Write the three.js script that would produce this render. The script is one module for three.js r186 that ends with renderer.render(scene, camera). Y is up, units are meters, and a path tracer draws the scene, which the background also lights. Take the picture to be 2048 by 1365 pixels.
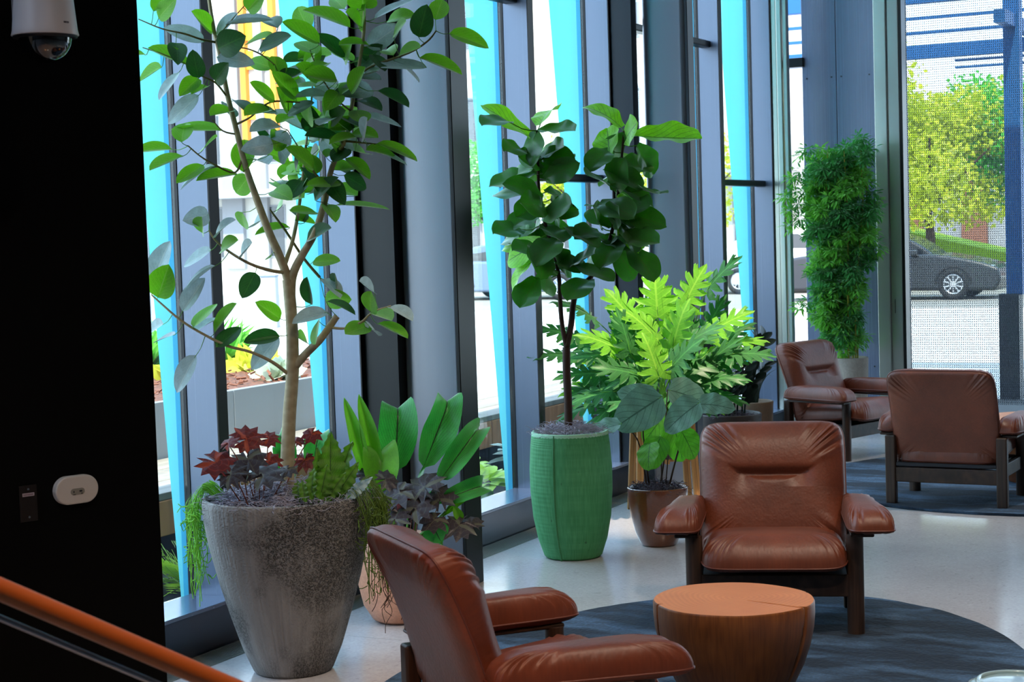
import * as THREE from 'three';
import { mergeGeometries } from 'three/addons/utils/BufferGeometryUtils.js';
import { RoundedBoxGeometry } from 'three/addons/geometries/RoundedBoxGeometry.js';
import { RectAreaLightUniformsLib } from 'three/addons/lights/RectAreaLightUniformsLib.js';
import { FontLoader } from 'three/addons/loaders/FontLoader.js';
import { TextGeometry } from 'three/addons/geometries/TextGeometry.js';

// ---------------------------------------------------------------- camera, sky, sun, exposure
const scene = new THREE.Scene();
const YAW = 26.6 * Math.PI / 180;
const camera = new THREE.PerspectiveCamera(2 * Math.atan(682.5 / 3500) * 180 / Math.PI, 2048 / 1365, 0.05, 400);
camera.position.set(0, 1.75, 0);
camera.rotation.order = 'YXZ';
camera.rotation.set(-Math.atan(221.5 / 3500), YAW, -1.83 * Math.PI / 180);
camera.focus = 8.3;
camera.userData.fStop = 8;

const renderer = new THREE.WebGLRenderer({ antialias: true });
renderer.toneMapping = THREE.LinearToneMapping;
renderer.toneMappingExposure = 1.35;
renderer.shadowMap.enabled = true;
RectAreaLightUniformsLib.init();

{ // clear sky: pale at the horizon, blue overhead
  const w = 64, h = 32, d = new Float32Array(w * h * 4);
  for (let y = 0; y < h; y++) {
    const e = Math.sin(((y + 0.5) / h - 0.5) * Math.PI), t = Math.pow(Math.max(e, 0), 0.45);
    const c = e < 0 ? [0.85, 0.87, 0.9] : [1.25 - 0.62 * t, 1.36 - 0.42 * t, 1.5 - 0.1 * t];
    for (let x = 0; x < w; x++) d.set([c[0] * 2.9, c[1] * 2.9, c[2] * 2.9, 1], (y * w + x) * 4);
  }
  const sky = new THREE.DataTexture(d, w, h, THREE.RGBAFormat, THREE.FloatType);
  sky.mapping = THREE.EquirectangularReflectionMapping;
  sky.magFilter = THREE.LinearFilter;
  sky.needsUpdate = true;
  scene.background = sky;
}
const sun = new THREE.DirectionalLight(0xfff1dc, 9);
sun.position.set(12, 62, 46).add(new THREE.Vector3(-8, 0, -20));
sun.target.position.set(-8, 0, -20);
sun.castShadow = true;
sun.shadow.camera.left = -45; sun.shadow.camera.right = 45; sun.shadow.camera.top = 45; sun.shadow.camera.bottom = -45; sun.shadow.camera.far = 200;
sun.shadow.mapSize.set(4096, 4096);
scene.add(sun, sun.target);

// ---------------------------------------------------------------- helpers
let seedState = 12345;
const rnd = () => { seedState = (seedState + 0x6d2b79f5) | 0; let t = Math.imul(seedState ^ (seedState >>> 15), 1 | seedState); t = (t + Math.imul(t ^ (t >>> 7), 61 | t)) ^ t; return ((t ^ (t >>> 14)) >>> 0) / 4294967296; };
const rr = (a, b) => a + (b - a) * rnd();
const V = (x, y, z) => new THREE.Vector3(x, y, z);
const used = {};
const numbered = (n) => { used[n] = (used[n] ?? -1) + 1; return used[n] ? n + '_' + String(used[n]).padStart(3, '0') : n; };
function info(o, label, category, group, kind) {
  if (label) o.userData.label = label;
  if (category) o.userData.category = category;
  if (group) o.userData.group = group;
  if (kind) o.userData.kind = kind;
  return o;
}
function thing(name, label, category, pos = [0, 0, 0], turn = 0, group) {
  const o = new THREE.Group(); o.name = numbered(name);
  o.position.set(...pos); o.rotation.y = turn; scene.add(o);
  return info(o, label, category, group);
}
function struct(name, label, category) { const o = new THREE.Group(); o.name = name; scene.add(o); return info(o, label, category, null, 'structure'); }
function part(parent, name, geo, mat, label) {
  const m = new THREE.Mesh(geo, mat); m.name = name; m.castShadow = m.receiveShadow = true;
  if (label) m.userData.label = label;
  parent.add(m); return m;
}
const shift = (g, x, y, z) => g.translate(x, y, z);
function box(x0, x1, y0, y1, z0, z1) { return new THREE.BoxGeometry(x1 - x0, y1 - y0, z1 - z0).translate((x0 + x1) / 2, (y0 + y1) / 2, (z0 + z1) / 2); }
function rbox(x0, x1, y0, y1, z0, z1, r = 0.006, s = 2) { return new RoundedBoxGeometry(x1 - x0, y1 - y0, z1 - z0, s, r).translate((x0 + x1) / 2, (y0 + y1) / 2, (z0 + z1) / 2); }
function bar(a, b, r, r2 = r, seg = 12) {
  const d = b.clone().sub(a), L = d.length(), g = new THREE.CylinderGeometry(r2, r, L, seg);
  g.applyQuaternion(new THREE.Quaternion().setFromUnitVectors(V(0, 1, 0), d.normalize()));
  return g.translate((a.x + b.x) / 2, (a.y + b.y) / 2, (a.z + b.z) / 2);
}
// a tube of changing radius along points [x, y, z, r]
function limb(pts, seg = 8, per = 4) {
  const c = new THREE.CatmullRomCurve3(pts.map((p) => V(p[0], p[1], p[2]))), n = (pts.length - 1) * per, fr = c.computeFrenetFrames(n, false);
  const pos = [], idx = [], uv = []; let len = 0, prev = null;
  for (let i = 0; i <= n; i++) {
    const t = i / n, p = c.getPoint(t), f = t * (pts.length - 1), k = Math.min(Math.floor(f), pts.length - 2), r = pts[k][3] + (pts[k + 1][3] - pts[k][3]) * (f - k);
    if (prev) len += p.distanceTo(prev); prev = p;
    for (let j = 0; j <= seg; j++) {
      const a = j / seg * Math.PI * 2, v = fr.normals[i].clone().multiplyScalar(Math.cos(a) * r).addScaledVector(fr.binormals[i], Math.sin(a) * r).add(p);
      pos.push(v.x, v.y, v.z); uv.push(j / seg, len * 4);
    }
  }
  for (let i = 0; i < n; i++) for (let j = 0; j < seg; j++) { const a = i * (seg + 1) + j, b = a + seg + 1; idx.push(a, a + 1, b, b, a + 1, b + 1); }
  for (const [p, i] of [[pts[0], 0], [pts[pts.length - 1], n]]) { const k = pos.length / 3; pos.push(p[0], p[1], p[2]); uv.push(0.5, 0); for (let j = 0; j < seg; j++) { const a = i * (seg + 1) + j; if (i) idx.push(k, a, a + 1); else idx.push(k, a + 1, a); } }
  const g = new THREE.BufferGeometry();
  g.setAttribute('position', new THREE.Float32BufferAttribute(pos, 3)); g.setAttribute('uv', new THREE.Float32BufferAttribute(uv, 2));
  g.setIndex(idx); g.computeVertexNormals(); return g;
}
const strip = (g) => { g = g.index ? g.toNonIndexed() : g; for (const k of Object.keys(g.attributes)) if (!['position', 'normal', 'uv'].includes(k)) g.deleteAttribute(k); return g; };
const merge = (list) => mergeGeometries(list.map(strip));
const lathe = (pts, seg = 64) => new THREE.LatheGeometry(pts.map((p) => new THREE.Vector2(p[0], p[1])), seg);
// lattice noise that tiles with period p
const hash = (x, y, s) => { let h = (x * 374761393 + y * 668265263 + s * 974711) | 0; h = Math.imul(h ^ (h >>> 13), 1274126177); return ((h ^ (h >>> 16)) >>> 0) / 4294967296; };
function noise(x, y, p, s) {
  const xi = Math.floor(x), yi = Math.floor(y), fx = x - xi, fy = y - yi, m = (a) => ((a % p) + p) % p, u = fx * fx * (3 - 2 * fx), v = fy * fy * (3 - 2 * fy);
  const a = hash(m(xi), m(yi), s), b = hash(m(xi + 1), m(yi), s), c = hash(m(xi), m(yi + 1), s), d = hash(m(xi + 1), m(yi + 1), s);
  return a + (b - a) * u + (c - a) * v + (a - b - c + d) * u * v;
}
const fbm = (x, y, p, s, o = 4) => { let t = 0, a = 0.5, n = 0; for (let i = 0; i < o; i++) { t += a * noise(x, y, p, s + i); n += a; x *= 2; y *= 2; p *= 2; a *= 0.5; } return t / n; };
function texture(w, h, f, srgb = true, rx = 1, ry = 1) {
  const d = new Uint8Array(w * h * 4);
  for (let y = 0; y < h; y++) for (let x = 0; x < w; x++) { const c = f(x / w, y / h); d.set([c[0], c[1] ?? c[0], c[2] ?? c[0]].map((v) => Math.max(0, Math.min(255, v * 255))), (y * w + x) * 4); d[(y * w + x) * 4 + 3] = 255; }
  const t = new THREE.DataTexture(d, w, h); t.magFilter = THREE.LinearFilter; t.wrapS = t.wrapT = THREE.RepeatWrapping; t.repeat.set(rx, ry);
  if (srgb) t.colorSpace = THREE.SRGBColorSpace; t.needsUpdate = true; return t;
}
const mix3 = (a, b, t) => [a[0] + (b[0] - a[0]) * t, a[1] + (b[1] - a[1]) * t, a[2] + (b[2] - a[2]) * t];
const std = (color, roughness = 0.6, metalness = 0, more = {}) => new THREE.MeshStandardMaterial({ color, roughness, metalness, side: THREE.DoubleSide, ...more });
const phys = (color, more = {}) => new THREE.MeshPhysicalMaterial({ color, side: THREE.DoubleSide, ...more });
// uv in metres from position: boxes and floors
function metreUV(g, s = 1) {
  const p = g.attributes.position, n = g.attributes.normal, uv = new Float32Array(p.count * 2);
  for (let i = 0; i < p.count; i++) {
    const ax = Math.abs(n.getX(i)), ay = Math.abs(n.getY(i)), az = Math.abs(n.getZ(i));
    if (ay > ax && ay > az) { uv[2 * i] = p.getX(i) * s; uv[2 * i + 1] = p.getZ(i) * s; } else if (ax > az) { uv[2 * i] = p.getZ(i) * s; uv[2 * i + 1] = p.getY(i) * s; } else { uv[2 * i] = p.getX(i) * s; uv[2 * i + 1] = p.getY(i) * s; }
  }
  g.setAttribute('uv', new THREE.BufferAttribute(uv, 2)); return g;
}
// ---------------------------------------------------------------- materials of the room
const brushed = texture(256, 256, (u, v) => { const a = noise(u * 128, v * 4, 128, 3); return [0.45 + 0.22 * a, 0, 0].map(() => 0.45 + 0.22 * a); }, false);
const M = {};
M.blade = std(0x6f7c93, 0.42, 0.35, { roughnessMap: brushed });
M.blackSteel = std(0x0d0f12, 0.38, 0.3);
M.gasket = std(0x10131c, 0.5);
M.webSteel = std(0x18202b, 0.4, 0.35);
M.column = std(0x7b7f8a, 0.4, 0.4, { roughnessMap: brushed });
M.finCyan = phys(0x92f0f2, { roughness: 1, transmission: 0.55, thickness: 0, clearcoat: 0.4, clearcoatRoughness: 0.25 });
M.finBand = phys(0x45cdee, { roughness: 1, transmission: 0.5, thickness: 0, clearcoat: 0.4, clearcoatRoughness: 0.25 });
M.pane = phys(0xf4fbfa, { roughness: 0.02, transmission: 1, thickness: 0, ior: 1.45 });
M.sill = std(0x3a4452, 0.3, 0.5);
M.wallBlack = phys(0x070707, { roughness: 0.8, specularIntensity: 0.15 });
M.panel = std(0x76819a, 0.45, 0.3, { roughnessMap: brushed });
M.steel = std(0xb4bab2, 0.3, 0.6, { roughnessMap: brushed });
M.white = std(0xd9d6d2, 0.75);
M.ceiling = std(0x9d9a96, 0.85);
M.wallGrey = std(0x6a6866, 0.8);
const floorTex = texture(1024, 1024, (u, v) => {
  const a = fbm(u * 6, v * 6, 6, 11, 4), b = noise(u * 340, v * 340, 340, 5), c = noise(u * 150, v * 150, 150, 9);
  let k = 0.72 + 0.1 * (a - 0.5) + 0.05 * (b - 0.5); if (c > 0.9) k -= 0.05; if (b > 0.985) k += 0.07;
  return [k * 1.0, k * 0.985, k * 0.985];
});
const floorRough = texture(512, 512, (u, v) => { const k = 0.1 + 0.12 * fbm(u * 8, v * 8, 8, 21, 4) + 0.05 * noise(u * 200, v * 200, 200, 4); return [k, k, k]; }, false);
M.floor = phys(0xffffff, { map: floorTex, roughness: 1, roughnessMap: floorRough });
M.groove = std(0x3c3b3a, 0.8);

// ---------------------------------------------------------------- floor, ceiling, walls
const X0 = -4.5;                                       // room side of the window sill
{
  const f = struct('floor', 'polished grey concrete floor with fine saw-cut joints', 'floor');
  part(f, 'slab_bed', box(-4.9, 6, -0.2, -0.006, -14.9, 5), M.groove);
  const xs = [-4.5, -3.05, 0.02, 3, 6], zs = [5, 1.2, -2.6, -6.43, -10.2, -14.6];
  for (let i = 0; i < xs.length - 1; i++) for (let j = 0; j < zs.length - 1; j++) {
    if (i === 0) continue;
    part(f, 'slab', metreUV(box(xs[i] + 0.0015, xs[i + 1] - 0.0015, -0.02, 0, zs[j + 1] + 0.0015, zs[j] - 0.0015), 0.35), M.floor);
  }
  for (let j = 0; j < zs.length - 1; j++) part(f, 'slab', metreUV(box(-4.32, -3.0515, -0.02, 0, zs[j + 1] + 0.0015, zs[j] - 0.0015), 0.35), M.floor);
  const gr = struct('trim_2', 'linear floor grille of thin metal slats along the window sill', 'floor grille');
  const bars = [];
  for (let x = -4.485; x < -4.325; x += 0.0135) bars.push(box(x, x + 0.006, -0.012, 0.0, -14.4, -4.9));
  const b = part(gr, 'slats', merge(bars), M.steel); b.userData.kind = 'stuff';
  part(gr, 'duct', box(-4.5, -4.32, -0.1, -0.03, -14.4, -4.9), M.gasket);

  const c = struct('ceiling', 'plain grey ceiling high above the lounge', 'ceiling');
  part(c, 'ceiling_slab', box(-4.9, 6, 5, 5.3, -14.9, 5), M.ceiling);
  const wl = struct('wall_left', 'matte black wall end beside the first window', 'wall');
  const g = part(wl, 'black_wall', box(-0.14, 0, 0, 5, 0, 4.5), M.wallBlack);
  wl.position.set(-4.2, 0, -5.33); wl.rotation.y = -22 * Math.PI / 180;
  const wr = struct('wall_right', 'grey interior wall opposite the windows', 'wall'); part(wr, 'plaster', box(6, 6.25, 0, 5, -14.9, 5), M.wallGrey);
  const wb = struct('wall_back', 'grey interior wall behind the seating', 'wall'); part(wb, 'plaster', box(-6.5, 6.25, 0, 5, 5, 5.25), M.wallGrey);
  part(wb, 'plaster_return', box(-6.2, -5.9, 0, 5, -1.3, 5), M.wallGrey);
}
// ---------------------------------------------------------------- window wall
{
  const sill = struct('trim_1', 'dark blue-grey metal window sill running along the floor', 'window sill');
  part(sill, 'sill_box', rbox(-4.74, X0, -0.05, 0.18, -14.4, -4.9, 0.004, 1), M.sill);
  part(sill, 'sill_top', rbox(-4.735, X0 + 0.012, 0.172, 0.19, -14.4, -4.9, 0.004, 1), M.blade);
  const GX = -4.73, MI = -4.55;                       // glass line, room edge of the mullions
  const mz = [-6.2, -7.4, -9.42, -10.63, -12.75, -14.0];
  const starts = [-4.9, -6.27, -7.47, -9.49, -10.7, -12.82];
  mz.forEach((z, i) => {
    const w = struct('window_' + (i + 1), ['tall window bay right beside the black wall', 'tall window bay behind the concrete planter tree', 'tall window bay behind the green planter, left of its mullion', 'tall window bay with a transom behind the fiddle-leaf fig', 'tall window bay behind the lobed plant and dark column', 'tall window bay with a transom left of the feathery plant'][i], 'window');
    part(w, 'pane', box(GX - 0.006, GX + 0.006, 0.19, 5, z + 0.005, starts[i]), M.pane);
    part(w, 'mullion', rbox(GX + 0.02, MI, 0.185, 5, z - 0.07, z, 0.002, 1), M.blade);
    part(w, 'shaded_mullion_face', box(MI - 0.001, MI + 0.006, 0.185, 5, z - 0.071, z + 0.001), M.blackSteel);  // black puts the backlit shade of the room face into the colour
    part(w, 'glazing_bead', box(GX - 0.012, GX + 0.021, 0.185, 5, z - 0.07, z + 0.004), M.gasket);
    // tapered glass fin outside, wider towards the top
    const s = new THREE.Shape(); const out = (y) => 0.042 + 0.058 * y;
    s.moveTo(0, 0.15); s.lineTo(-out(0.15), 0.15); s.lineTo(-out(5.2), 5.2); s.lineTo(0, 5.2);
    const fin = part(w, 'fin', new THREE.ExtrudeGeometry(s, { depth: 0.03, bevelEnabled: false }).translate(GX - 0.014, 0, z - 0.04), M.finCyan);
    part(fin, 'fin_edge_band', box(GX - 0.046, GX - 0.0145, 0.15, 5.2, z - 0.041, z - 0.006), M.finBand);
    const th = i === 3 || i === 5 ? 2.07 : i === 4 || i === 2 ? 3.12 : 0;
    if (th) part(w, 'transom_bar', rbox(-4.70, -4.61, th - 0.025, th + 0.025, z - 0.01, starts[i] + 0.02, 0.012, 2), M.blackSteel);
  });
  // steel columns standing in from the glass
  const c1 = struct('column_1', 'wide steel column behind the concrete planter, black on its room side', 'column');
  part(c1, 'web_plate', box(-4.545, -4.35, 0.18, 5, -7.6, -7.43), M.blackSteel);
  part(c1, 'column_side', rbox(-4.35, -4.055, 0, 5, -7.665, -7.5, 0.012, 3), M.column);
  part(c1, 'column_face', rbox(-4.06, -4.04, 0, 5, -7.67, -7.495, 0.004, 1), M.blackSteel);
  const c2 = struct('column_2', 'dark steel column behind the fiddle-leaf fig', 'column');
  part(c2, 'web_plate', box(-4.545, -4.395, 0.18, 5, -10.74, -10.65), M.webSteel);
  part(c2, 'column_side', rbox(-4.385, -4.09, 0, 5, -10.95, -10.8, 0.03, 4), M.column);
  part(c2, 'column_face', rbox(-4.1, -4.07, 0, 5, -10.93, -10.82, 0.004, 1), M.webSteel);
  const p6 = struct('trim_3', 'brushed metal corner post right of the last window', 'window post');
  for (const [x0, x1, z] of [[-4.555, -4.5, -14.02], [-4.495, -4.45, -14.0], [-4.445, -4.41, -14.02]]) part(p6, 'post_profile', rbox(x0, x1, 0, 5, z - 0.07, z, 0.006, 2), M.steel);
}
// ---------------------------------------------------------------- far wall, its frame and glass
const ZF = -14.6;
{
  const wf = struct('wall_far', 'far wall of blue-grey metal panels with small screws', 'wall');
  const screws = (x0, x1) => { for (const y of [0.5, 1.32, 2.14, 2.96, 3.78]) for (const x of [x0 + 0.04, x1 - 0.04]) part(wf, 'screw', new THREE.CylinderGeometry(0.007, 0.007, 0.004, 10).rotateX(Math.PI / 2).translate(x, y, ZF + 0.002), M.blackSteel); };
  for (const [x0, x1] of [[-4.46, -4.165], [-4.16, -3.84]]) { part(wf, 'panel', rbox(x0, x1, 0, 5, ZF - 0.2, ZF, 0.003, 1), M.panel); screws(x0, x1); }
  part(wf, 'plaster', box(1, 6.25, 0, 5, -14.9, -14.6), M.wallGrey);
  part(wf, 'lintel', box(-3.64, 1, 4.4, 5, -14.9, -14.55), M.panel);
  const fr = struct('trim_4', 'polished steel door frame left of the chain curtain', 'frame');
  part(fr, 'frame_face', rbox(-3.84, -3.735, 0, 5, ZF - 0.18, ZF + 0.01, 0.006, 2), M.steel);
  part(fr, 'frame_face', rbox(-3.73, -3.635, 0, 5, ZF - 0.2, ZF - 0.012, 0.006, 2), M.steel);
  part(fr, 'edge_strip', box(-3.636, -3.61, 0, 5, ZF - 0.2, ZF - 0.02), M.blackSteel);
  part(fr, 'latch_slot', box(-3.70, -3.694, 0.95, 1.07, ZF - 0.014, ZF - 0.008), M.blackSteel);
  const w7 = struct('window_7', 'glass front wall behind the chain curtain', 'window');
  part(w7, 'pane', box(-3.62, 1, 0.06, 4.4, -14.86, -14.848), M.pane);
  part(w7, 'threshold', box(-3.62, 1, -0.05, 0.06, -14.9, -14.7), M.gasket);
  const w8 = struct('window_8', 'narrow glass slit at the corner left of the metal panels', 'window');
  part(w8, 'pane', box(-4.736, -4.724, 0.19, 5, -14.75, -14.08), M.pane);
  part(w8, 'transom_bar', rbox(-4.75, -4.44, 3.06, 3.14, -14.62, -14.56, 0.006, 1), M.blackSteel);
}
// ---------------------------------------------------------------- fittings on the black wall, handrail
const WT = -22 * Math.PI / 180;
const onWall = (s, y) => V(-4.2 + Math.sin(WT) * s, y, -5.33 + Math.cos(WT) * s);   // s metres back along the wall from its free end
M.beige = std(0xcfc6bd, 0.5);
M.plateDark = std(0x2a2422, 0.4, 0.5);
M.smoked = phys(0x07090c, { roughness: 0.06, clearcoat: 1, clearcoatRoughness: 0.03 });
M.railWood = phys(0x9a5218, { roughness: 0.45, clearcoat: 0.25, clearcoatRoughness: 0.3 });
M.railSteel = std(0x8d99a8, 0.3, 0.8);
{
  const t = thing('wall_sensor', 'rounded beige sensor box with a small grey display on the black wall', 'sensor', onWall(0.352, 0.848).toArray(), WT);
  const s = new THREE.Shape(); const a = 0.034, b = 0.046;
  s.absarc(a, 0, b, -Math.PI / 2, Math.PI / 2); s.absarc(-a, 0, b, Math.PI / 2, Math.PI * 1.5);
  const g = new THREE.ExtrudeGeometry(s, { depth: 0.022, bevelEnabled: true, bevelSize: 0.006, bevelThickness: 0.006, bevelSegments: 4, curveSegments: 24 });
  g.rotateY(Math.PI / 2); part(t, 'housing', g, M.beige);
  const d = new THREE.Shape(); d.absarc(0.016, 0, 0.012, -Math.PI / 2, Math.PI / 2); d.absarc(-0.016, 0, 0.012, Math.PI / 2, Math.PI * 1.5);
  const disp = part(t, 'display', new THREE.ExtrudeGeometry(d, { depth: 0.002, bevelEnabled: false }).rotateY(Math.PI / 2).translate(0.0275, -0.006, 0), std(0x8e8a80, 0.3));
  for (const [z, y, w, h] of [[0.016, 0.0, 0.004, 0.007], [-0.012, 0.001, 0.011, 0.006], [-0.016, -0.008, 0.006, 0.003], [0.014, -0.01, 0.01, 0.0025]]) part(disp, 'mark', box(0.0295, 0.0303, y - h / 2 - 0.006, y + h / 2 - 0.006, z - w / 2, z + w / 2), M.gasket);
}
{
  const t = thing('blank_wall_plate', 'dark metal blank wall plate with a small pale label strip', 'wall plate', onWall(0.536, 0.819).toArray(), WT);
  part(t, 'plate', rbox(0, 0.006, -0.066, 0.066, -0.034, 0.034, 0.002, 1), M.plateDark);
  part(t, 'label_strip', box(0.006, 0.0072, 0.026, 0.038, -0.023, 0.023), std(0xb3a3ad, 0.6));
  for (let k = 0; k < 7; k++) part(t, 'print', box(0.0072, 0.0076, 0.029, 0.0348, -0.018 + k * 0.0056, -0.0147 + k * 0.0056), std(0x6d5560, 0.6));
  for (const y of [0.052, -0.05]) part(t, 'screw', new THREE.CylinderGeometry(0.004, 0.004, 0.004, 10).rotateZ(Math.PI / 2).translate(0.007, y, 0), M.railSteel);
}
{
  const p = V(-3.839, 2.435, -4.401);
  const t = thing('dome_camera', 'white dome security camera with smoked glass on the black wall', 'security camera', p.toArray(), WT);
  part(t, 'housing', lathe([[0, 0.17], [0.062, 0.17], [0.068, 0.13], [0.08, 0.0], [0.083, -0.012], [0.078, -0.014], [0, -0.012]], 48), std(0xd8d2d4, 0.35));
  part(t, 'collar', lathe([[0.079, -0.012], [0.079, -0.018], [0.066, -0.02], [0.066, -0.012]], 48), M.gasket);
  part(t, 'dome', new THREE.SphereGeometry(0.065, 40, 20, 0, Math.PI * 2, Math.PI / 2, Math.PI / 2).translate(0, -0.016, 0), M.smoked);
  part(t, 'stem', bar(V(0, 0.17, 0), V(0, 0.36, 0), 0.018), M.white);
  part(t, 'mount_arm', bar(V(0, 0.35, 0), V(-0.68, 0.35, 0), 0.02), M.white);
  t.scale.setScalar(1.28); t.children[4].scale.x = 0.8;
  for (const z of [-0.006, 0, 0.005]) part(t, 'mark', box(0.0765, 0.0805, 0.012, 0.0165, z - 0.0018, z + 0.0018).rotateY(0.239), std(0x5a5458, 0.6));
  part(t, 'seam', box(-0.045, -0.042, 0.0, 0.165, 0.06, 0.064), std(0x9a9499, 0.5));
}
{
  const a = V(-2.333, 1.158, -2.376), b = V(-1.979, 0.81, -2.864);
  const t = thing('handrail', 'round orange-brown wooden stair handrail sloping across the lower left corner', 'handrail', [0, 0, 0]);
  part(t, 'rail', bar(a, b, 0.021, 0.021, 32), M.railWood);
  const o = V(0.0, -0.055, 0);
  part(t, 'steel_bar', bar(a.clone().add(o), b.clone().add(o), 0.006, 0.006, 12), M.railSteel);
  for (const k of [0.02, 0.98]) { const q = a.clone().lerp(b, k); part(t, 'post', bar(V(q.x, 0, q.z), q, 0.016), M.railSteel); }
}
// ---------------------------------------------------------------- leather armchairs
const leatherTex = texture(512, 512, (u, v) => { const a = fbm(u * 5, v * 5, 5, 31, 5), k = 0.86 + 0.3 * (a - 0.5) + 0.08 * (noise(u * 120, v * 120, 120, 7) - 0.5); return [k, k, k]; });
const leatherBump = texture(512, 512, (u, v) => { const a = noise(u * 90, v * 90, 90, 41), b = noise(u * 45, v * 45, 45, 42), c = fbm(u * 6, v * 14, 2, 43, 3); const k = 0.35 * a + 0.3 * b + 0.35 * c; return [k, k, k]; }, false);
M.leather = phys(0x7c3e27, { map: leatherTex, roughness: 0.46, bumpMap: leatherBump, bumpScale: 0.0012 });
M.piping = std(0x5e2c1e, 0.45);
const darkWoodTex = texture(256, 512, (u, v) => { const g = noise(u * 40, v * 3, 40, 51) * 0.5 + noise(u * 12 + noise(u * 4, v * 4, 4, 52), v * 2, 12, 53) * 0.5, k = 0.72 + 0.5 * (g - 0.5); return [k, k, k]; });
M.walnut = std(0x4e3526, 0.5, 0, { map: darkWoodTex });
// closed cushion: outline(a) -> [x, y]; thickness front and back; pleats near the seam
function cushion({ outline, front, back, sharp = 3.2, soft = 0.55, pleat = 0.004, bend = (p) => p, dip = () => 1, n = 168, rings = 16, seed = 1 }) {
  const geos = [], rim = [];
  for (const side of [1, -1]) {
    const pos = [], uv = [], idx = [], T = side > 0 ? front : back;
    for (let i = 0; i <= rings; i++) {
      const s = rings > 20 ? (i / rings) * (1.25 - 0.25 * i / rings) : Math.sin(i / rings * Math.PI / 2);
      for (let j = 0; j <= n; j++) {
        const a = j / n * Math.PI * 2, [ox, oy] = outline(a), x = ox * s, y = oy * s;
        let z = T * Math.pow(Math.max(0, 1 - Math.pow(s, sharp)), soft) * (side > 0 ? dip(x, y, s) : 1);
        const w = noise(j % n * 55 / n, seed * 7, 55, 61) - 0.5, w2 = noise(j % n * 110 / n, seed * 3, 110, 62) - 0.5;
        z += side * -1 * 0 + pleat * (side > 0 ? 1.2 : 0.5) * (w * 1.1 + w2 * 1.2) * Math.exp(-Math.pow((0.86 - s) / 0.17, 2)) * (s < 0.999 ? 1 : 0);
        const p = bend(V(x, y, side * Math.max(z, 0)), s);
        pos.push(p.x, p.y, p.z); uv.push(x * 1.6 + seed * 0.37, y * 1.6 + side * 0.21);
        if (side > 0 && i === rings && j < n) rim.push(p.clone());
      }
    }
    for (let i = 0; i < rings; i++) for (let j = 0; j < n; j++) { const a = i * (n + 1) + j, b = a + n + 1; if (side > 0) idx.push(a, b, a + 1, b, b + 1, a + 1); else idx.push(a, a + 1, b, b, a + 1, b + 1); }
    const g = new THREE.BufferGeometry(); g.setAttribute('position', new THREE.Float32BufferAttribute(pos, 3)); g.setAttribute('uv', new THREE.Float32BufferAttribute(uv, 2)); g.setIndex(idx); g.computeVertexNormals(); geos.push(g);
  }
  return { geo: mergeGeometries(geos), rim };
}
const superOutline = (w, h, n) => (a) => { const c = Math.cos(a), s = Math.sin(a); return [Math.sign(c) * Math.pow(Math.abs(c), 2 / n) * w / 2, Math.sign(s) * Math.pow(Math.abs(s), 2 / n) * h / 2]; };
const pipe = (rim, r = 0.0042) => new THREE.TubeGeometry(new THREE.CatmullRomCurve3(rim, true), rim.length * 2, r, 6, true);
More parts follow.
